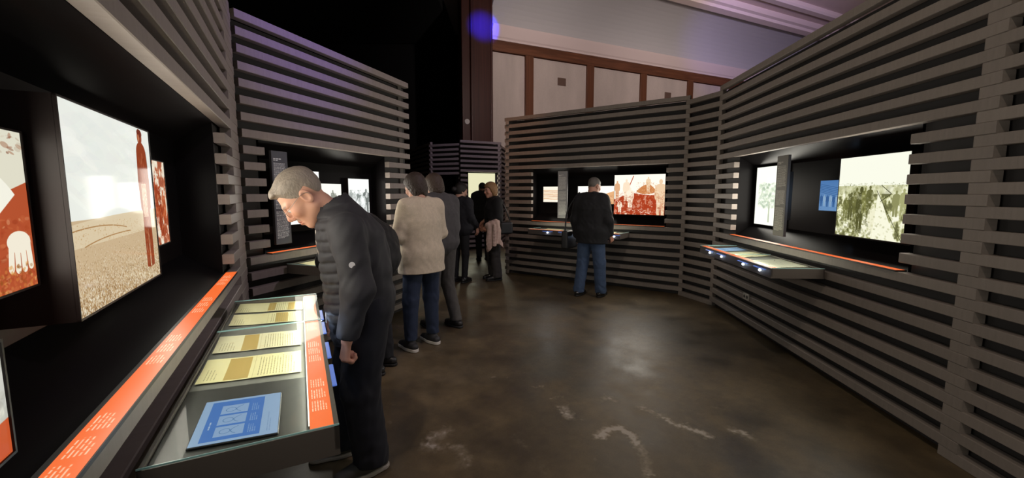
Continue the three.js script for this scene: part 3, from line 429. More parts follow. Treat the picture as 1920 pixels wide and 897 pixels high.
// ---------------------------------------------------------------- lamps of the hall, hung out of the frame
for (const [i, [p, q, c, cd, ang, pen]] of HALL_LAMPS.entries()) {
  const t = thing('stage_lamp', ['warm stage lamp over the far partition', 'warm stage lamp over the hall panels', 'violet stage lamp over the hall panels', 'blue stage lamp above the wooden pilaster', 'pale violet stage lamp above the beige blazer wearer', 'deep violet stage lamp beside the pale violet one', 'warm stage lamp above the document table', 'pale violet stage lamp above the farthest partitions', 'orange stage lamp above the dark blazer wearer'][i], 'lamp');
  t.position.set(...p); t.lookAt(...q);
  mesh('housing', new THREE.LatheGeometry([[0, -0.2], [0.07, -0.2], [0.1, -0.15], [0.1, 0.1], [0.115, 0.12], [0.115, 0.14], [0.095, 0.14], [0.09, -0.1], [0, -0.12]].map((v) => new THREE.Vector2(...v)), 28).rotateX(Math.PI / 2), MBlack, t);
  const lens = std([0.4, 0.4, 0.4], 0.3, { emissiveIntensity: 2 }); lens.emissive.setRGB(...c);
  mesh('lens', new THREE.CylinderGeometry(0.09, 0.09, 0.01, 28).rotateX(Math.PI / 2).translate(0, 0, 0.1), lens, t);
  mesh('yoke', mergeGeometries([span(-0.13, -0.12, -0.02, 0.2, -0.02, 0.02), span(0.12, 0.13, -0.02, 0.2, -0.02, 0.02), span(-0.13, 0.13, 0.19, 0.2, -0.02, 0.02)]), MBlack, t);
  const l = new THREE.SpotLight(new THREE.Color(...c), cd, 0, ang, pen, 2); l.position.set(0, 0, 0.15); l.target.position.set(0, 0, 2); l.castShadow = true; l.shadow.radius = 4; l.name = 'stage_beam'; t.add(l, l.target);
}
// ---------------------------------------------------------------- people: fields, meshed by surface nets
const V3 = (x, y, z) => new THREE.Vector3(x, y, z);
function surf(f, lo, hi, c, color) {
  const n = [0, 1, 2].map((k) => Math.ceil((hi[k] - lo[k]) / c) + 1), [nx, ny, nz] = n, F = new Float32Array(nx * ny * nz), BL = 6, reach = BL * c * 1.75;
  for (let bz = 0; bz < nz; bz += BL) for (let by = 0; by < ny; by += BL) for (let bxx = 0; bxx < nx; bxx += BL) {
    const m = f(lo[0] + (bxx + BL / 2) * c, lo[1] + (by + BL / 2) * c, lo[2] + (bz + BL / 2) * c), far = Math.abs(m) > reach;
    for (let z = bz; z < Math.min(nz, bz + BL); z++) for (let y = by; y < Math.min(ny, by + BL); y++) for (let x = bxx; x < Math.min(nx, bxx + BL); x++) F[(z * ny + y) * nx + x] = far ? m : f(lo[0] + x * c, lo[1] + y * c, lo[2] + z * c);
  }
  const id = new Int32Array(nx * ny * nz).fill(-1), P = [], I = [], at = (x, y, z) => (z * ny + y) * nx + x;
  const E = [[0, 1], [2, 3], [4, 5], [6, 7], [0, 2], [1, 3], [4, 6], [5, 7], [0, 4], [1, 5], [2, 6], [3, 7]];
  for (let z = 0; z < nz - 1; z++) for (let y = 0; y < ny - 1; y++) for (let x = 0; x < nx - 1; x++) {
    const v = []; let neg = 0; for (let k = 0; k < 8; k++) { const q = F[at(x + (k & 1), y + ((k >> 1) & 1), z + (k >> 2))]; v.push(q); if (q < 0) neg++; }
    if (!neg || neg === 8) continue;
    let sx = 0, sy = 0, sz = 0, m = 0;
    for (const [a, b] of E) if ((v[a] < 0) !== (v[b] < 0)) { const t = v[a] / (v[a] - v[b]); sx += (a & 1) + t * ((b & 1) - (a & 1)); sy += ((a >> 1) & 1) + t * (((b >> 1) & 1) - ((a >> 1) & 1)); sz += (a >> 2) + t * ((b >> 2) - (a >> 2)); m++; }
    id[at(x, y, z)] = P.length / 3; P.push(lo[0] + (x + sx / m) * c, lo[1] + (y + sy / m) * c, lo[2] + (z + sz / m) * c);
  }
  const face = (a, b, d, e, flip) => { if (a < 0 || b < 0 || d < 0 || e < 0) return; flip ? I.push(a, d, b, a, e, d) : I.push(a, b, d, a, d, e); };
  for (let z = 1; z < nz - 1; z++) for (let y = 1; y < ny - 1; y++) for (let x = 1; x < nx - 1; x++) {
    const s = F[at(x, y, z)] < 0;
    if (s !== F[at(x + 1, y, z)] < 0) face(id[at(x, y - 1, z - 1)], id[at(x, y, z - 1)], id[at(x, y, z)], id[at(x, y - 1, z)], !s);
    if (s !== F[at(x, y + 1, z)] < 0) face(id[at(x - 1, y, z - 1)], id[at(x - 1, y, z)], id[at(x, y, z)], id[at(x, y, z - 1)], !s);
    if (s !== F[at(x, y, z + 1)] < 0) face(id[at(x - 1, y - 1, z)], id[at(x, y - 1, z)], id[at(x, y, z)], id[at(x - 1, y, z)], !s);
  }
  const N = new Float32Array(P.length), e = c * 0.6, C = new Float32Array(P.length), UV = new Float32Array(P.length / 3 * 2);
  for (let i = 0; i < P.length; i += 3) {
    const [x, y, z] = [P[i], P[i + 1], P[i + 2]]; let a = f(x + e, y, z) - f(x - e, y, z), b = f(x, y + e, z) - f(x, y - e, z), d = f(x, y, z + e) - f(x, y, z - e); const l = Math.hypot(a, b, d) || 1; N[i] = a / l; N[i + 1] = b / l; N[i + 2] = d / l;
    const q = color ? color(x, y, z) : [1, 1, 1]; C[i] = q[0]; C[i + 1] = q[1]; C[i + 2] = q[2]; UV[i / 3 * 2] = Math.atan2(x, z) * 0.2 + z * 0.3; UV[i / 3 * 2 + 1] = y;
  }
  const g = new THREE.BufferGeometry(); g.setAttribute('position', new THREE.Float32BufferAttribute(P, 3)); g.setAttribute('normal', new THREE.BufferAttribute(N, 3)); g.setAttribute('color', new THREE.BufferAttribute(C, 3)); g.setAttribute('uv', new THREE.BufferAttribute(UV, 2)); g.setIndex(I); return g;
}
const smin = (a, b, k) => { const h = Math.max(k - Math.abs(a - b), 0) / k; return Math.min(a, b) - h * h * k * 0.25; }, smax = (a, b, k) => -smin(-a, -b, k);
const sph = (x, y, z, c, r) => Math.hypot(x - c[0], y - c[1], z - c[2]) - r;
const ell = (x, y, z, c, r) => { const a = (x - c[0]) / r[0], b = (y - c[1]) / r[1], d = (z - c[2]) / r[2], k0 = Math.hypot(a, b, d), k1 = Math.hypot(a / r[0], b / r[1], d / r[2]); return k1 > 1e-9 ? k0 * (k0 - 1) / k1 : -Math.min(...r); };
function cone(x, y, z, a, b, ra, rb) { const dx = b[0] - a[0], dy = b[1] - a[1], dz = b[2] - a[2], px = x - a[0], py = y - a[1], pz = z - a[2], t = clamp((px * dx + py * dy + pz * dz) / (dx * dx + dy * dy + dz * dz), 0, 1); return Math.hypot(px - dx * t, py - dy * t, pz - dz * t) - (ra + (rb - ra) * t); }
const n3 = (x, y, z) => Math.sin(x * 1.7 + 2.1 * Math.sin(y * 1.3 + z)) * Math.sin(y * 1.9 + 1.7 * Math.sin(z * 1.1 + x * 0.7)) * Math.sin(z * 1.5 + 1.9 * Math.sin(x * 1.2));
const boundsOf = (pts, pad) => [[0, 1, 2].map((k) => Math.min(...pts.map((p) => p[k])) - pad), [0, 1, 2].map((k) => Math.max(...pts.map((p) => p[k])) + pad)];

// head in its own frame: origin between the ears, z towards the nose, x to the person's left
function headField(o = {}) {
  const w = o.jaw ?? 1, nose = o.nose ?? 1;
  return (x, y, z) => {
    const X = Math.abs(x); if (Math.hypot(x, y, z) > 0.2) return Math.hypot(x, y, z) - 0.13;
    let d = ell(x, y, z, [0, 0.035, -0.012], [0.074, 0.086, 0.096]);
    d = smin(d, ell(x, y, z, [0, -0.028, 0.028], [0.06 * w, 0.082, 0.062]), 0.03);
    d = smin(d, cone(X, y, z, [0.046 * w, -0.055, 0.0], [0.012, -0.1, 0.064], 0.024, 0.018), 0.028);
    d = smin(d, cone(X, y, z, [0.0, -0.103, 0.066], [0.014, -0.101, 0.066], 0.018, 0.016), 0.02);
    d = smin(d, sph(X, y, z, [0.044, -0.022, 0.06], 0.02), 0.026);
    d = smin(d, cone(X, y, z, [0.008, 0.022, 0.086], [0.046, 0.02, 0.068], 0.0095, 0.009), 0.016);
    d = smax(d, -sph(X, y, z, [0.031, 0.0, 0.099], 0.0165), 0.014);
    d = smin(d, sph(X, y, z, [0.031, 0.0005, 0.0745], 0.0135), 0.004);
    d = smin(d, cone(x, y, z, [0, 0.012, 0.088], [0, -0.026, 0.1 + 0.006 * nose], 0.0085, 0.0125 * nose), 0.012);
    d = smin(d, ell(x, y, z, [0, -0.062, 0.06], [0.034, 0.034, 0.034]), 0.014);
    d = smin(d, sph(X, y, z, [0.012, -0.036, 0.097], 0.009), 0.008);
    d = smin(d, cone(X, y, z, [0, -0.06, 0.0935], [0.02, -0.064, 0.083], 0.006, 0.004), 0.008);
    d = smin(d, cone(X, y, z, [0, -0.073, 0.0915], [0.017, -0.071, 0.082], 0.0075, 0.004), 0.008);
    d = smax(d, -cone(X, y, z, [0, -0.0668, 0.1], [0.022, -0.0672, 0.087], 0.0018, 0.0015), 0.004);
    d = smax(d, -cone(X, y, z, [0.019, -0.035, 0.098], [0.032, -0.068, 0.083], 0.002, 0.002), 0.01);   // fold beside the mouth
    const ear = smax(ell(X, y, z, [0.077, -0.006, -0.012], [0.0095, 0.033, 0.021]), -ell(X, y, z, [0.086, -0.003, -0.009], [0.009, 0.021, 0.012]), 0.006);
    d = smin(d, ear, 0.007);
    return d;
  };
}
const skinColor = (base, o = {}) => (x, y, z) => {
  const X = Math.abs(x); let c = [...base]; const mix = (t, q) => { for (let k = 0; k < 3; k++) c[k] = lerp(c[k], q[k], t); };
  mix(0.5 * Math.exp(-((X - 0.045) ** 2 + (y + 0.03) ** 2 + (z - 0.07) ** 2) / 0.0009), [base[0] * 1.02, base[1] * 0.78, base[2] * 0.72]);
  mix(0.55 * Math.exp(-(X * X + (y + 0.03) ** 2 + (z - 0.112) ** 2) / 0.0004), [base[0], base[1] * 0.7, base[2] * 0.62]);
  if (z > 0.07 && Math.abs(y + 0.067) < 0.012 && X < 0.024) mix(0.7, [base[0] * 0.78, base[1] * 0.5, base[2] * 0.48]);
  if (Math.hypot(X - 0.031, y - 0.0005, z - 0.0745) < 0.0155) { mix(1, Math.hypot(X - 0.031, y + 0.001) < 0.0055 ? [0.05, 0.05, 0.06] : [0.62, 0.58, 0.54]); if (y > 0.0045) mix(0.9, [base[0] * 0.7, base[1] * 0.62, base[2] * 0.6]); }
  if (z > 0.06 && X > 0.01 && X < 0.05 && Math.abs(y - 0.025 + (X - 0.03) ** 2 * 6) < 0.0042) mix(0.75, o.brow ?? [0.08, 0.06, 0.05]);
  if (o.tache && z > 0.07 && y < -0.043 && y > -0.06 && X < 0.028) mix(0.6, o.tache);
  return c;
};
// short hair, a bob or a bun as a shell over the skull
function hairField(kind) {
  return (x, y, z) => {
    if (x * x + y * y + z * z > 0.05) return Math.hypot(x, y, z) - 0.15; const X = Math.abs(x), skull = ell(x, y, z, [0, 0.036, -0.0125], [0.0752, 0.0875, 0.0975]), tex = 0.0016 * n3(x * 260, y * 120, z * 150) + 0.001 * n3(x * 90, y * 60, z * 60);
    if (kind === 'short' || kind === 'cropped') {
      const th = 0.0012 + 0.009 * sstep(0.03, 0.09, y) * (kind === 'short' ? 1 : 0.5) + (kind === 'short' ? 0.016 * sstep(0.04, 0.09, z) * sstep(0.045, 0.09, y) : 0);
      const line = z > 0.065 ? 0.066 : z > 0.02 ? lerp(0.0, 0.066, (z - 0.02) / 0.045) : z > -0.034 ? lerp(0.03, 0.0, sstep(-0.034, 0.02, z)) : lerp(-0.078, 0.03, sstep(-0.075, -0.034, z));
      return smax(skull - th * sstep(-0.004, 0.028, y - line) - tex * 0.6, (line - y) * 0.5, 0.004);
    }
    let d = smax(skull - 0.016 - tex, (lerp(-0.06, 0.058, sstep(-0.02, 0.062, z)) - y) * 0.75, 0.014);
    if (kind === 'bob') d = smin(d, smax(ell(x, y, z, [0, -0.02, -0.026], [0.094, 0.115, 0.094]) - tex * 2, smax(z - 0.034 - 0.3 * (y - 0.02), -0.108 - y, 0.012), 0.014), 0.02);
    if (kind === 'shag') d = smin(d, smax(ell(x, y, z, [0, -0.025, -0.034], [0.089, 0.112, 0.088]) - tex * 3, smax(z - 0.022 - 0.3 * (y - 0.02), -0.118 + 0.012 * Math.sin(x * 60) - y, 0.01), 0.012), 0.02);
    if (kind === 'bun') { d = smin(d, ell(x, y, z, [0, -0.01, -0.045], [0.078, 0.075, 0.07]), 0.02); d = smin(d, sph(x, y, z, [0, 0.0, -0.135], 0.042) - tex * 2, 0.012); }
    return d;
  };
}
// hand as capsules: w wrist, f towards the fingers, n palm side, t thumb side
function handBones(w, f, n, curl, side, k = 1) {
  const F = V3(...f).normalize(), Nn = V3(...n); Nn.addScaledVector(F, -Nn.dot(F)).normalize(); const T = new THREE.Vector3().crossVectors(Nn, F).multiplyScalar(side).normalize(), W = V3(...w), B = [];
  const at = (a, b, c) => W.clone().addScaledVector(F, a * k).addScaledVector(Nn, b * k).addScaledVector(T, c * k), add = (a, b, ra, rb) => B.push([a.toArray(), b.toArray(), ra * k, rb * k]);
  [[0.029, 0.076], [0.0095, 0.083], [-0.01, 0.077], [-0.028, 0.062]].forEach(([o, len], i) => {
    const kn = at(0.092 - 0.006 * Math.abs(i - 1), -0.002, o); add(at(0.005, 0, o * 0.55), kn, 0.0145, 0.0115);
    let p = kn, a = 0; [0.46, 0.3, 0.24].forEach((s, j) => { a += curl * [1.15, 1.35, 0.9][j]; const q = p.clone().addScaledVector(F, Math.cos(a) * len * s * k).addScaledVector(Nn, Math.sin(a) * len * s * k).addScaledVector(T, -o * 0.06 * k); add(p, q, 0.0098 - j * 0.0011, 0.009 - j * 0.0011); p = q; });
  });
  const t0 = at(0.018, 0.008, 0.022), t1 = at(0.055, 0.018, 0.046 - 0.012 * curl), t2 = at(0.082, 0.026 + 0.012 * curl, 0.046 - 0.03 * curl), t3 = at(0.1, 0.034 + 0.012 * curl, 0.038 - 0.035 * curl); add(t0, t1, 0.0155, 0.012); add(t1, t2, 0.0112, 0.0102); add(t2, t3, 0.0102, 0.0085);
  return B;
}
const fieldOf = (B, k) => (x, y, z) => { let d = 9; for (const b of B) d = smin(d, cone(x, y, z, b[0], b[1], b[2], b[3]), k); return d; };
const fabricTex = dtex(256, 256, (x, y) => { const v = 205 + 50 * hash2(x, y) * 0.6 + 24 * (fbm(x / 16, y / 16, 3) - 0.5); return [v, v, v]; }); fabricTex.repeat.set(3, 3);
const cloth = (rgb, rough = 0.85, o = {}) => phys(rgb, rough, { map: fabricTex, sheen: 0.25, sheenColor: new THREE.Color(0.3, 0.3, 0.3), sheenRoughness: 0.6, ...o });
const SKIN = new THREE.MeshPhysicalMaterial({ roughness: 0.52, vertexColors: true, specularIntensity: 0.5 });
/* J: joints in the person's frame (z forward, x to the person's left, y up, feet at 0)
   o: cell sizes, clothes */
function person(label, [x, z], face, J, o) {
  const t = thing('person', label, 'person'); t.position.set(x, 0, z); t.rotation.y = Math.atan2(face[0], face[1]);
  const c = o.cell ?? 0.012, hc = o.headCell ?? 0.006, sk = o.skin ?? [0.5, 0.3, 0.22];
  const q = new THREE.Quaternion().setFromEuler(new THREE.Euler(o.pitch ?? 0, o.yaw ?? 0, o.roll ?? 0, 'YXZ')), qi = q.clone().invert(), H = V3(...J.head), v = V3(0, 0, 0), hs = o.headScale ?? 1;
  const local = (f) => (X, Y, Z) => { v.set(X - H.x, Y - H.y, Z - H.z).applyQuaternion(qi).divideScalar(hs); return f(v.x, v.y, v.z) * hs; };
  const hf = headField(o.face), toW = (p) => V3(...p).multiplyScalar(hs).applyQuaternion(q).add(H).toArray();
  const nb = toW([0, -0.07, -0.03]), G = [];
  const neckF = (X, Y, Z) => cone(X, Y, Z, nb, J.neck, 0.053 * (o.slim ?? 1), 0.06 * (o.slim ?? 1));
  const headW = local(hf), hn = (X, Y, Z) => smin(headW(X, Y, Z), neckF(X, Y, Z), 0.03);
  const colL = skinColor(sk, o); const colW = (X, Y, Z) => { v.set(X - H.x, Y - H.y, Z - H.z).applyQuaternion(qi).divideScalar(hs); return colL(v.x, v.y, v.z); };
  G.push(surf(hn, ...boundsOf([J.head, J.neck], 0.17), hc, colW));
  const S = o.slim ?? 1, sx = o.broad ?? 0.64, tor = (X, Y, Z, p, r) => { let d = 9; for (let i = 0; i < p.length - 1; i++) { const cx = p[i][0]; d = smin(d, cone((X - cx) * sx + cx, Y, Z, p[i], p[i + 1], r[i], r[i + 1]), 0.06); } return d; };
  const spine = J.spine, sr = o.girth ?? spine.map(() => 0.125 * S);
  // the whole body under the clothes, coarse; arms and legs run into hands and feet
  const bones = []; for (const s of ['L', 'R']) bones.push([J['sh' + s], J['el' + s], 0.045, 0.038], [J['el' + s], J['wr' + s], 0.038, 0.026], [J['hip' + s], J['kn' + s], 0.075, 0.05], [J['kn' + s], J['an' + s], 0.05, 0.034]);
  const limb = fieldOf(bones.map((b) => [b[0], b[1], b[2] * S, b[3] * S]), 0.03);
  const all = [J.neck, ...spine, ...['L', 'R'].flatMap((s) => [J['sh' + s], J['el' + s], J['wr' + s], J['hip' + s], J['kn' + s], J['an' + s]])];
  G.push(surf((X, Y, Z) => smin(smin(limb(X, Y, Z), tor(X, Y, Z, spine, sr.map((r) => r * 0.82)), 0.03), cone(X, Y, Z, J.neck, spine[spine.length - 1], 0.05, 0.06), 0.04), ...boundsOf(all, 0.16), 0.02, () => sk));
  for (const s of ['L', 'R']) { const h = J['hand' + s]; if (!h) continue; const B = handBones(J['wr' + s], h.f, h.n, h.curl, s === 'L' ? 1 : -1, h.k ?? 1); B.push([J['el' + s], J['wr' + s], 0.036 * S, 0.0255 * S]); G.push(surf(fieldOf(B, 0.009), ...boundsOf(B.slice(0, -1).flatMap((b) => [b[0], b[1]]), 0.022), o.handCell ?? hc, () => [sk[0], sk[1] * 0.9, sk[2] * 0.86])); }
  mesh('body', mergeGeometries(G), SKIN, t);
  // hair
  if (o.hair) mesh('hair', surf(local(hairField(o.hair)), ...boundsOf([J.head], 0.2), o.hairCell ?? hc, null), std(o.hairColor, 0.62, { map: hairTex }), t);
  // trousers
  const hw = o.hipR ?? 0.1 * S, kr = o.kneeR ?? 0.072, ar = o.hemR ?? 0.062, T = o.trousers, crease = o.crease ?? 0.006;
  const legF = (X, Y, Z) => { let d = smin(cone(X, Y, Z, J.hipL, J.knL, hw, kr), cone(X, Y, Z, J.knL, J.anL, kr, ar), 0.03), e = smin(cone(X, Y, Z, J.hipR, J.knR, hw, kr), cone(X, Y, Z, J.knR, J.anR, kr, ar), 0.03); d = smin(d, e, 0.02); d = smin(d, cone((X) * 0.72, Y, Z, [0, J.hipL[1] * 0.5 + J.hipR[1] * 0.5 + 0.02, spine[0][2]], [0, spine[0][1] + 0.12, spine[0][2]], hw * 1.12, hw * 1.1), 0.05); if (Math.abs(d) > 0.06) return d; return d + crease * n3(X * 26, Y * 17, Z * 26) * (0.35 + 0.65 * sstep(0.35, 0.1, Y) + 0.4 * Math.exp(-(((Y - J.knL[1]) / 0.1) ** 2))); };
  const hemY = o.hemY ?? 0.075;
  mesh('trousers', surf((X, Y, Z) => smax(smax(legF(X, Y, Z), hemY - Y, 0.01), Y - (spine[0][1] + 0.16), 0.01), ...boundsOf([J.hipL, J.hipR, J.knL, J.knR, [J.anL[0], 0.05, J.anL[2]], [J.anR[0], 0.05, J.anR[2]], [0, spine[0][1] + 0.14, spine[0][2]]], 0.14), c, null), T, t);
  // top: jacket or coat
  const slv = o.sleeve ?? [0.072, 0.06, 0.048], arms = ['L', 'R'].map((s) => [J['sh' + s], J['el' + s], V3(...J['el' + s]).lerp(V3(...J['wr' + s]), o.cuff ?? 0.97).toArray()]);
  const arm = (X, Y, Z) => { let d = 9; for (const k of arms) d = Math.min(d, smin(cone(X, Y, Z, k[0], k[1], slv[0], slv[1]), cone(X, Y, Z, k[1], k[2], slv[1], slv[2]), 0.03)); return d; };
  const CB = o.collar && V3(...o.collar[1]).lerp(V3(...o.collar[0]), -0.5).toArray(), CA = o.collar && V3(...o.collar[1]).sub(V3(...o.collar[0])).normalize().toArray();
  const cuts = ['L', 'R'].map((s) => { const e = V3(...J['el' + s]), w = V3(...J['wr' + s]), D = w.clone().sub(e).normalize(); return [...e.lerp(w, o.cuff ?? 0.97).toArray(), ...D.toArray()]; });
  const cut = (X, Y, Z) => { let d = -9; for (const k of cuts) { const a = X - k[0], b = Y - k[1], e = Z - k[2]; if (a * a + b * b + e * e < 0.0196) d = Math.max(d, a * k[3] + b * k[4] + e * k[5]); } return d; };
  const shoulder = (X, Y, Z) => cone(X, Y, Z, J.shL, J.shR, o.shR ?? 0.07, o.shR ?? 0.07);
  const hem = o.hem, top = spine[spine.length - 1];
  const body = (X, Y, Z) => smin(tor(X, Y, Z, J.coat ?? spine, o.coatR ?? sr.map((r) => r + 0.012)), shoulder(X, Y, Z), 0.09);
  const hemN = o.hemN ?? [0, -1, 0], hemP = [0, hem, o.hemZ ?? spine[0][2]];
  const coat = (X, Y, Z) => {
    let b = body(X, Y, Z), a = arm(X, Y, Z); if (Math.min(a, b) > 0.15 || Math.min(a, b) < -0.06) return Math.min(a, b) > 0 ? Math.min(a, b) - 0.05 : Math.max(Math.min(a, b), (Y - hemP[1]) * hemN[1] + (Z - hemP[2]) * hemN[2], -(neckF(X, Y, Z) - 0.004)); const wr = (o.wrinkle ?? 1) * (0.003 * n3(X * 26, Y * 19, Z * 26) + 0.006 * n3(X * 11 + 3, Y * 9, Z * 11));
    if (o.quilt) { const w8 = sstep(-0.01, 0.03, a - b) * sstep(0.02, -0.02, Z * 0 + (o.quiltBack ? -1 : (spineZ(Y) - 0.02 - Z))); b += w8 * 0.0075 * Math.pow(Math.abs(Math.cos((Y + 0.22 * (Z)) * Math.PI / 0.052)), 6); }
    let d = smin(b, a, o.blend ?? 0.035) + wr; d = smax(d, (X - hemP[0]) * hemN[0] + (Y - hemP[1]) * hemN[1] + (Z - hemP[2]) * hemN[2], 0.008); d = smax(d, cut(X, Y, Z), 0.006);
    if (o.collar) { const col = smax(cone(X, Y, Z, o.collar[0], o.collar[1], o.collar[2], o.collar[3]), -cone(X, Y, Z, o.collar[0], CB, o.collar[2] - 0.014, o.collar[3] - 0.008), 0.008); const h = (X - o.collar[1][0]) * CA[0] + (Y - o.collar[1][1]) * CA[1] + (Z - o.collar[1][2]) * CA[2]; d = smin(d, smax(col, h, 0.01), 0.012); }
    return smax(d, -(neckF(X, Y, Z) - 0.004), 0.008);
  };
  const spineZ = (Y) => { const p = J.coat ?? spine; for (let i = 0; i < p.length - 1; i++) if (Y <= p[i + 1][1] || i === p.length - 2) return lerp(p[i][2], p[i + 1][2], clamp((Y - p[i][1]) / (p[i + 1][1] - p[i][1]), 0, 1)); return 0; };
  mesh(o.topName ?? 'jacket', surf(coat, ...boundsOf([...(J.coat ?? spine), J.shL, J.shR, J.elL, J.elR, J.wrL, J.wrR, ...(o.collar ? [o.collar[1]] : [])], 0.2), c, null), o.top, t);
  // shoes
  for (const s of ['L', 'R']) {
    const a = J['an' + s], f = J['toe' + s] ?? [a[0], 0, a[2] + 0.17], hd = V3(f[0] - a[0], 0, f[2] - a[2]).normalize(), heel = [a[0] - hd.x * 0.055, 0.045, a[2] - hd.z * 0.055], toe = [a[0] + hd.x * 0.16, 0.03, a[2] + hd.z * 0.16], mid = [a[0] + hd.x * 0.04, 0.05, a[2] + hd.z * 0.04], lift = a[1] - 0.08;
    const up = (X, Y, Z) => { const y = Y - lift; let d = smin(cone(X, y * 1.0, Z, heel, mid, 0.036, 0.042), cone(X, y, Z, mid, toe, 0.044, 0.032), 0.03); d = smin(d, cone(X, y, Z, [a[0], 0.1, a[2]], [a[0], 0.06, a[2]], 0.04, 0.042), 0.03); return d; };
    const bb = boundsOf([heel, toe, [a[0], 0.12, a[2]]], 0.07);
    const sh = mesh('shoe', surf((X, Y, Z) => smax(smax(up(X, Y, Z), 0.024 + lift - Y, 0.006), Y - lift - 0.115, 0.01), ...bb, o.shoeCell ?? 0.007, null), o.shoe, t);
    mesh('sole', surf((X, Y, Z) => smax(smax(up(X, Math.max(Y, lift + 0.034), Z) - 0.004, lift + 0.001 - Y, 0.004), Y - lift - 0.025 - (o.soleUp ?? 0), 0.004), [bb[0][0], lift - 0.02, bb[0][2]], [bb[1][0], lift + 0.07, bb[1][2]], o.shoeCell ?? 0.007, null), o.sole, sh);
  }
  t.updateMatrixWorld(true);
  return { t, toW, q, H };
}
const hairTex = dtex(128, 128, (x, y) => { const v = 190 + 65 * fbm(x / 2.2, y / 26, 3); return [v, v, v]; }); hairTex.repeat.set(9, 3);
function glasses({ t, toW }, col) {
  const g = [], ring = (cx) => { const pts = []; for (let k = 0; k < 20; k++) { const a = k / 20 * Math.PI * 2; pts.push(V3(...toW([cx + 0.0235 * Math.cos(a), -0.001 + 0.017 * Math.sin(a), 0.103 - 0.1 * Math.max(0, Math.abs(cx + 0.0235 * Math.cos(a)) - 0.03)]))); } return new THREE.TubeGeometry(new THREE.CatmullRomCurve3(pts, true), 48, 0.0011, 6, true); };
  const line = (p) => new THREE.TubeGeometry(new THREE.CatmullRomCurve3(p.map((k) => V3(...toW(k)))), 20, 0.0012, 6);
  const m = new THREE.Group(); m.name = 'glasses'; t.add(m); const mt = std(col, 0.35, { metalness: 0.6 });
  mesh('rim', ring(0.033), mt, m); mesh('rim', ring(-0.033), mt, m); mesh('bridge', line([[-0.01, 0.004, 0.105], [0, 0.007, 0.108], [0.01, 0.004, 0.105]]), mt, m);
  for (const s of [1, -1]) mesh('temple', line([[s * 0.056, 0.003, 0.1], [s * 0.073, 0.008, 0.06], [s * 0.083, 0.014, 0.0], [s * 0.085, 0.006, -0.022], [s * 0.083, -0.012, -0.034]]), mt, m);
}
const onLocal = (p) => p;

// the man leaning over the near table
{
  const o1 = onL1(1.42), base = [o1[0] + 0.8931 * 0.61, o1[1] - 0.4498 * 0.61];
  const J = {
    head: [0, 1.428, 0.222], neck: [0, 1.352, 0.105], spine: [[0, 0.9, -0.03], [0, 1.05, -0.015], [0, 1.2, 0.005], [0, 1.325, 0.055]],
    coat: [[0, 0.74, -0.02], [0, 0.9, -0.02], [0, 1.05, -0.008], [0, 1.2, 0.012], [0, 1.32, 0.06]],
    shL: [0.178, 1.272, 0.05], elL: [0.25, 1.005, 0.02], wrL: [0.23, 0.765, 0.075], shR: [-0.178, 1.272, 0.05], elR: [-0.25, 1.0, 0.02], wrR: [-0.21, 0.78, 0.09],
    hipL: [0.088, 0.86, -0.04], knL: [0.1, 0.47, 0.01], anL: [0.095, 0.08, -0.03], hipR: [-0.088, 0.86, -0.04], knR: [-0.11, 0.47, 0.04], anR: [-0.13, 0.08, 0.07], toeL: [0.13, 0, 0.15], toeR: [-0.13, 0, 0.25],
    handL: { f: [-0.05, -1, 0.12], n: [-0.3, 0, -1], curl: 0.95, k: 1.0 }, handR: { f: [0.05, -1, 0.1], n: [1, 0, 0.1], curl: 0.7, k: 0.98 },
  };
  const P = person('person in glasses and a dark quilted jacket bending over the near table', base, [-0.8931, 0.4498], J, {
    cell: 0.007, headCell: 0.0034, hairCell: 0.0032, handCell: 0.003, headScale: 1.08, pitch: THREE.MathUtils.degToRad(47), skin: [0.56, 0.31, 0.215], brow: [0.22, 0.2, 0.18], tache: [0.34, 0.24, 0.19], face: { nose: 1.12, jaw: 1.02 },
    hair: 'short', hairColor: [0.3, 0.255, 0.2], girth: [0.13, 0.135, 0.135, 0.1], coatR: [0.158, 0.158, 0.158, 0.152, 0.112], broad: 0.86, blend: 0.014, shR: 0.074, sleeve: [0.084, 0.072, 0.052], cuff: 0.93, hem: 0.735, hemN: [0, -0.94, -0.34], hemZ: -0.02,
    quilt: true, collar: [[0, 1.3, 0.04], [0, 1.415, 0.108], 0.1, 0.088], top: cloth([0.023, 0.023, 0.028], 0.75), trousers: cloth([0.012, 0.013, 0.019], 0.9), hipR: 0.115, kneeR: 0.094, hemR: 0.088, shoe: std([0.06, 0.055, 0.04], 0.7), sole: std([0.4, 0.36, 0.3], 0.7), hemY: 0.06,
  });
  glasses(P, [0.25, 0.22, 0.2]);
  const badge = mesh('sleeve_badge', new THREE.CylinderGeometry(0.0135, 0.0135, 0.003, 28).rotateZ(Math.PI / 2), std([0.45, 0.45, 0.47], 0.5), P.t); badge.position.set(0.2935, 1.13, 0.045); badge.rotation.z = 0.08; badge.userData.label = 'round pale grey badge on the sleeve';
  const zip = [[0.0, 1.385, 0.185], [0.0, 1.32, 0.172], [0, 1.22, 0.176], [0, 1.1, 0.16], [0, 0.95, 0.148], [0, 0.8, 0.148]].map((p) => V3(...p)); mesh('zip', new THREE.TubeGeometry(new THREE.CatmullRomCurve3(zip), 40, 0.0035, 6), std([0.4, 0.36, 0.32], 0.4, { metalness: 0.5 }), P.t);
}
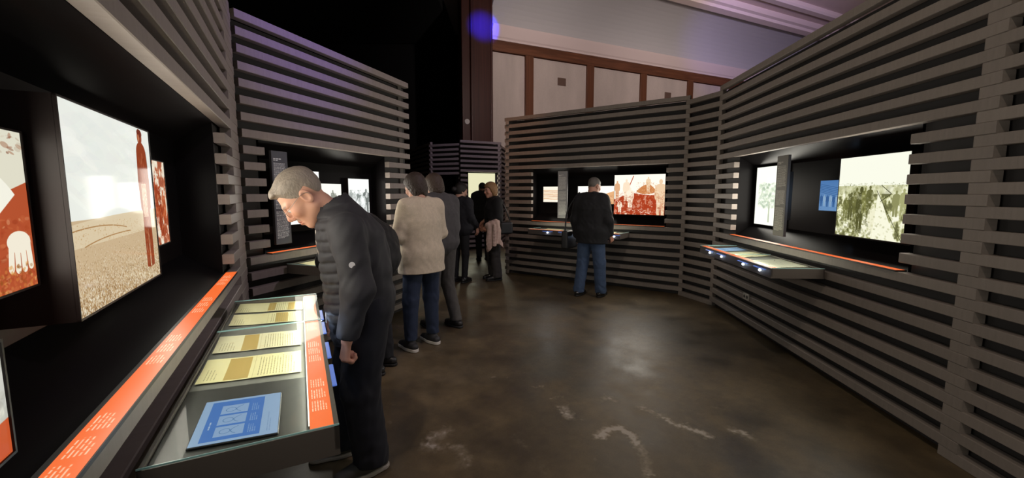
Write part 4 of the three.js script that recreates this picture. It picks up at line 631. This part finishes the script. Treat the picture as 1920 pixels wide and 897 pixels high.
const stand = (o = {}) => { // a default standing figure 1.72 m tall, changed by o
  const J = {
    head: [0, 1.575, 0.035], neck: [0, 1.445, -0.01], spine: [[0, 0.94, 0], [0, 1.1, 0.01], [0, 1.25, 0.005], [0, 1.38, -0.01]],
    shL: [0.17, 1.375, -0.01], elL: [0.215, 1.1, -0.03], wrL: [0.2, 0.86, 0.04], shR: [-0.17, 1.375, -0.01], elR: [-0.215, 1.1, -0.03], wrR: [-0.2, 0.86, 0.04],
    hipL: [0.085, 0.9, 0], knL: [0.095, 0.49, 0.015], anL: [0.095, 0.08, -0.02], hipR: [-0.085, 0.9, 0], knR: [-0.095, 0.49, 0.015], anR: [-0.095, 0.08, -0.02],
    handL: { f: [0, -1, 0.1], n: [-1, 0, 0], curl: 0.4 }, handR: { f: [0, -1, 0.1], n: [1, 0, 0], curl: 0.4 },
  };
  const k = o.scale ?? 1; for (const key of Object.keys(J)) if (!key.startsWith('hand')) J[key] = key === 'spine' ? J.spine.map((p) => p.map((a) => a * k)) : J[key].map((a, i) => (key.startsWith('an') && i === 1 ? a : a * k));
  return { ...J, ...(o.joints ?? {}) };
};
// wearer of the beige blazer
{
  const J = stand({ scale: 0.965, joints: { head: [0, 1.5, 0.085], neck: [0, 1.385, 0.01], elL: [0.235, 1.07, 0.02], wrL: [0.06, 1.06, 0.2], elR: [-0.235, 1.07, 0.02], wrR: [-0.06, 1.03, 0.21], handL: { f: [-1, 0.1, 0.25], n: [0, -0.2, -1], curl: 0.5, k: 0.9 }, handR: { f: [1, 0.1, 0.25], n: [0, -0.2, -1], curl: 0.5, k: 0.9 }, anL: [0.14, 0.08, 0.0], knL: [0.12, 0.47, 0.02], anR: [-0.12, 0.08, 0.02], knR: [-0.11, 0.47, 0.03] } });
  J.coat = [[0, 0.72, 0.0], [0, 0.9, 0.0], [0, 1.06, 0.005], [0, 1.2, 0.005], [0, 1.335, 0.0]];
  const P = person('person in a beige blazer and blue jeans with folded arms', [-0.835, -3.86], [-0.72, -0.69], J, { cell: 0.009, headCell: 0.005, pitch: 0.42, yaw: 0.12, hair: 'shag', hairColor: [0.04, 0.023, 0.015], skin: [0.5, 0.28, 0.2], girth: [0.105, 0.105, 0.115, 0.085], coatR: [0.158, 0.14, 0.122, 0.126, 0.085], broad: 0.66, shR: 0.062, sleeve: [0.07, 0.06, 0.047], hem: 0.725, top: cloth([0.78, 0.66, 0.5], 0.9), wrinkle: 0.6, topName: 'blazer', trousers: cloth([0.02, 0.034, 0.075], 0.9), hipR: 0.1, kneeR: 0.074, hemR: 0.056, hemY: 0.1, shoe: std([0.02, 0.02, 0.022], 0.6), sole: std([0.6, 0.57, 0.52], 0.6), soleUp: 0.008, collar: [[0, 1.33, -0.01], [0, 1.385, 0.0], 0.085, 0.066] });
  glasses(P, [0.05, 0.03, 0.03]);
}
// grey suit beside the blazer
person('person in a grey suit standing close beside the beige blazer wearer', [-0.76, -4.44], [-0.72, -0.69], stand({ scale: 0.99, joints: { head: [0, 1.52, 0.1], neck: [0, 1.415, 0.03], spine: [[0, 0.93, 0], [0, 1.09, 0.01], [0, 1.23, 0.015], [0, 1.36, 0.02]], shL: [0.165, 1.35, 0.01], shR: [-0.165, 1.35, 0.01], elL: [0.22, 1.08, 0.06], wrL: [0.12, 1.0, 0.24], elR: [-0.21, 1.08, 0.03], wrR: [-0.15, 0.95, 0.18], anL: [0.1, 0.08, 0.05], anR: [-0.12, 0.08, -0.1] } }), { cell: 0.011, headCell: 0.006, pitch: 0.35, hair: 'shag', hairColor: [0.06, 0.035, 0.022], girth: [0.12, 0.12, 0.125, 0.09], shR: 0.066, hem: 0.74, coatR: [0.15, 0.14, 0.138, 0.1], top: cloth([0.085, 0.08, 0.082], 0.9), trousers: cloth([0.1, 0.093, 0.085], 0.9), hipR: 0.105, shoe: std([0.015, 0.014, 0.014], 0.4), sole: std([0.02, 0.02, 0.02], 0.6), collar: [[0, 1.345, 0.015], [0, 1.41, 0.03], 0.085, 0.066] });
// dark coat with the knotted hair
person('person in a dark navy coat with knotted hair seen from behind', [-0.84, -6.78], [0.45, -0.89], stand({ scale: 0.945, joints: { head: [0, 1.475, 0.05], wrR: [-0.24, 0.9, 0.14], elR: [-0.23, 1.05, -0.02] } }), { cell: 0.012, headCell: 0.007, pitch: 0.25, yaw: -0.5, hair: 'bun', hairColor: [0.012, 0.009, 0.008], girth: [0.11, 0.11, 0.115, 0.085], hem: 0.52, coatR: [0.155, 0.14, 0.13, 0.095], top: cloth([0.008, 0.0085, 0.014], 0.85), topName: 'coat', trousers: cloth([0.007, 0.007, 0.009], 0.9), hipR: 0.09, kneeR: 0.06, hemR: 0.05, shoe: std([0.012, 0.012, 0.012], 0.3), sole: std([0.01, 0.01, 0.01], 0.5) });
// man in black in front of the cream lightbox
person('person all in black standing before the blank cream lightbox', [-0.62, -9.0], [-0.3, -0.95], stand({ scale: 1.0, joints: { head: [0, 1.54, 0.05] } }), { cell: 0.016, headCell: 0.009, pitch: 0.3, hair: 'cropped', hairColor: [0.02, 0.016, 0.012], hem: 0.8, top: cloth([0.01, 0.01, 0.01], 0.85), trousers: cloth([0.01, 0.01, 0.012], 0.9), shoe: std([0.012, 0.012, 0.012], 0.4), sole: std([0.01, 0.01, 0.01], 0.5), skin: [0.35, 0.2, 0.14] });
// blonde woman with a jacket over her arm
{
  const pos = [-0.3, -6.98], face = [-0.93, 0.36], J = stand({ scale: 0.945, joints: { head: [0, 1.495, 0.06], neck: [0, 1.375, 0.0], elL: [0.21, 1.06, 0.0], wrL: [0.17, 0.92, 0.16], elR: [-0.21, 1.06, -0.01], wrR: [-0.16, 0.95, 0.16], handL: { f: [-0.2, -0.7, 0.6], n: [-0.6, 0, -0.6], curl: 0.8, k: 0.95 } } });
  const P = person('person in a black jumper holding a pale pink jacket over one arm', pos, face, J, { cell: 0.011, headCell: 0.006, pitch: 0.18, yaw: 0.1, hair: 'bob', hairColor: [0.36, 0.2, 0.085], skin: [0.58, 0.31, 0.22], girth: [0.12, 0.115, 0.12, 0.09], hem: 0.86, coatR: [0.142, 0.132, 0.134, 0.095], top: cloth([0.008, 0.008, 0.009], 0.85), topName: 'jumper', cuff: 0.62, trousers: cloth([0.06, 0.055, 0.052], 0.9), hipR: 0.105, kneeR: 0.085, hemR: 0.085, hemY: 0.05, shoe: std([0.012, 0.012, 0.012], 0.3), sole: std([0.01, 0.01, 0.01], 0.5) });
  mesh('wristband', new THREE.TorusGeometry(0.032, 0.006, 8, 20).rotateX(1.2).translate(0.175, 0.945, 0.14), std([0.02, 0.015, 0.02], 0.5), P.t);
  // the carried jacket: a folded cloth hanging from the forearm
  const j = thing('carried_jacket', 'pale pink jacket hanging folded over the arm of the black jumper wearer', 'jacket'); j.position.set(pos[0], 0, pos[1]); j.rotation.y = Math.atan2(face[0], face[1]);
  const f = (x, y, z) => { const u = clamp((0.985 - y) / 0.42, 0, 1), sway = 0.02 * Math.sin(y * 15) * u; let d = cone(x, y, z, [0.235, 0.985, 0.04], [0.2, 0.93, 0.17], 0.05, 0.05); d = smin(d, cone((x - 0.24) * 1.5 + 0.24, y, z + sway, [0.245, 0.95, 0.06], [0.26, 0.6, 0.02], 0.07, 0.085), 0.04); d = smin(d, cone((x - 0.23) * 1.5 + 0.23, y, z, [0.225, 0.93, 0.13], [0.245, 0.56, 0.14], 0.06, 0.075), 0.03); d += 0.011 * Math.sin(z * 95 + 3 * Math.sin(y * 9) + x * 40) * (0.35 + 0.65 * u) + 0.006 * n3(x * 30, y * 18, z * 30); d = smax(d, 0.545 + 0.09 * Math.sin(z * 14 + 1) - y, 0.012); return smax(d, -cone(x, y, z, [0.21, 1.06, 0.0], [0.17, 0.92, 0.16], 0.04, 0.03), 0.006); };
  mesh('folded_cloth', surf(f, [0.05, 0.45, -0.2], [0.42, 1.12, 0.34], 0.009, null), cloth([0.7, 0.5, 0.42], 0.85), j);
  const sl = (x, y, z) => smax(cone(x, y, z, [0.285, 0.93, 0.09], [0.3, 0.62, 0.1], 0.03, 0.036) + 0.006 * n3(x * 40, y * 40, z * 40), 0.6 - y, 0.01);
  mesh('hanging_sleeve', surf(sl, [0.2, 0.5, 0.0], [0.4, 1.0, 0.2], 0.009, null), cloth([0.62, 0.44, 0.37], 0.85), j);
  const b = thing('handbag', 'black handbag on the shoulder of the black jumper wearer', 'handbag'); b.position.set(pos[0], 0, pos[1]); b.rotation.y = Math.atan2(face[0], face[1]);
  mesh('pouch', new RoundedBoxGeometry(0.09, 0.2, 0.22, 4, 0.035).translate(0.2, 0.88, -0.14), std([0.012, 0.012, 0.013], 0.45), b);
  mesh('strap', new THREE.TubeGeometry(new THREE.CatmullRomCurve3([[0.2, 0.96, -0.22], [0.22, 1.2, -0.12], [0.17, 1.4, -0.02], [0.23, 1.2, -0.04], [0.2, 0.96, -0.06]].map((p) => V3(...p))), 40, 0.009, 8), std([0.012, 0.012, 0.013], 0.45), b);
}
// man in blue jeans at the far table
{
  const pos = [1.1, -5.82], face = [0.569, -0.823], J = stand({ scale: 0.985, joints: { head: [0, 1.535, 0.07], neck: [0, 1.425, 0.0], elR: [-0.25, 1.08, -0.02], wrR: [-0.24, 0.87, 0.1], elL: [0.23, 1.08, -0.04], wrL: [0.22, 0.84, 0.03], anL: [0.15, 0.08, -0.05], anR: [-0.13, 0.08, 0.06], knL: [0.12, 0.48, 0.0], knR: [-0.12, 0.48, 0.03], handR: { f: [-0.1, -0.8, 0.35], n: [0.9, 0, 0.2], curl: 0.7 } } });
  J.coat = [[0, 0.76, 0], [0, 0.94, 0], [0, 1.1, 0.01], [0, 1.25, 0.0], [0, 1.37, -0.01]];
  person('person in a dark blazer and blue jeans facing the red cart lightbox', pos, face, J, { cell: 0.01, headCell: 0.0055, pitch: 0.3, yaw: -0.25, hair: 'cropped', hairColor: [0.14, 0.125, 0.11], skin: [0.46, 0.25, 0.18], girth: [0.125, 0.13, 0.135, 0.095], coatR: [0.158, 0.152, 0.148, 0.146, 0.1], broad: 0.62, shR: 0.072, sleeve: [0.08, 0.068, 0.052], hem: 0.76, top: cloth([0.0085, 0.0085, 0.011], 0.85), topName: 'blazer', trousers: cloth([0.06, 0.1, 0.19], 0.9), hipR: 0.108, kneeR: 0.083, hemR: 0.078, crease: 0.009, hemY: 0.05, shoe: std([0.012, 0.011, 0.01], 0.25), sole: std([0.012, 0.011, 0.01], 0.5), collar: [[0, 1.37, -0.01], [0, 1.43, 0.0], 0.084, 0.066] });
  const b = thing('shoulder_bag', 'black shoulder bag hanging beside the dark blazer wearer', 'bag'); b.position.set(pos[0], 0, pos[1]); b.rotation.y = Math.atan2(face[0], face[1]);
  mesh('pouch', new RoundedBoxGeometry(0.1, 0.26, 0.34, 4, 0.03).translate(0.335, 0.79, 0.0), std([0.013, 0.013, 0.014], 0.4), b);
  mesh('strap', new THREE.TubeGeometry(new THREE.CatmullRomCurve3([[0.335, 0.91, -0.14], [0.33, 1.2, -0.08], [0.18, 1.455, -0.02], [0.33, 1.2, 0.08], [0.335, 0.91, 0.14]].map((p) => V3(...p))), 40, 0.011, 8), std([0.013, 0.013, 0.014], 0.4), b);
  const ph = thing('phone', 'phone in the hand of the dark blazer wearer', 'phone'); ph.position.set(pos[0], 0, pos[1]); ph.rotation.y = Math.atan2(face[0], face[1]);
  const pm = mesh('phone_case', new RoundedBoxGeometry(0.012, 0.15, 0.075, 2, 0.005), std([0.03, 0.03, 0.035], 0.3), ph); pm.position.set(-0.222, 0.825, 0.155); pm.rotation.x = 0.4;
  const ps = mesh('camera_ring', new THREE.TorusGeometry(0.012, 0.003, 8, 20).rotateY(Math.PI / 2), std([0.5, 0.4, 0.25], 0.3, { metalness: 0.7 }), ph); ps.position.set(-0.23, 0.865, 0.165);
}
// person in black bending at the next table, mostly hidden, with a walking stick
{
  const pos = [-1.1, -3.34], face = [-0.97, -0.24], J = stand({ joints: { head: [0, 1.22, 0.46], neck: [0, 1.22, 0.32], spine: [[0, 0.92, -0.04], [0, 1.05, 0.0], [0, 1.14, 0.12], [0, 1.19, 0.25]], shL: [0.17, 1.15, 0.24], shR: [-0.17, 1.15, 0.24], elL: [0.2, 0.92, 0.32], wrL: [0.1, 0.98, 0.34], elR: [-0.2, 0.92, 0.3], wrR: [-0.1, 0.96, 0.34], handL: { f: [-1, 0.1, 0.1], n: [0, -0.2, -1], curl: 0.6 }, handR: { f: [1, 0.1, 0.1], n: [0, -0.2, -1], curl: 0.6 } } });
  person('person in a black coat bending over the table behind the quilted jacket wearer', pos, face, J, { cell: 0.012, headCell: 0.007, pitch: 0.9, hair: 'cropped', hairColor: [0.04, 0.035, 0.03], girth: [0.13, 0.13, 0.13, 0.1], coatR: [0.155, 0.155, 0.15, 0.115], broad: 0.7, hem: 0.78, top: cloth([0.008, 0.008, 0.009], 0.8), topName: 'coat', trousers: cloth([0.01, 0.011, 0.015], 0.9), shoe: std([0.012, 0.012, 0.012], 0.4), sole: std([0.01, 0.01, 0.01], 0.5) });
  const s = thing('walking_stick', 'brown wooden walking stick beside the bending person in black', 'stick'), [ax, az] = onPlane(716, 679);
  mesh('shaft', new THREE.TubeGeometry(new THREE.CatmullRomCurve3([[ax, 0.03, az], [ax - 0.03, 0.45, az + 0.01], [ax - 0.06, 0.84, az + 0.02]].map((p) => V3(...p))), 24, 0.011, 10), std([0.22, 0.1, 0.045], 0.5), s);
  mesh('ferrule', new THREE.CylinderGeometry(0.013, 0.015, 0.035, 14).translate(ax, 0.0175, az), std([0.02, 0.02, 0.02], 0.7), s);
  mesh('handle', new THREE.TubeGeometry(new THREE.CatmullRomCurve3([[ax - 0.06, 0.84, az + 0.02], [ax - 0.065, 0.9, az + 0.02], [ax - 0.1, 0.92, az + 0.02], [ax - 0.14, 0.9, az + 0.02]].map((p) => V3(...p))), 20, 0.013, 10), std([0.2, 0.09, 0.04], 0.5), s);
}
for (const o of [scene]) o.traverse((x) => { if (x.isLight && !x.isRectAreaLight) x.castShadow = true; });
renderer.render(scene, camera);
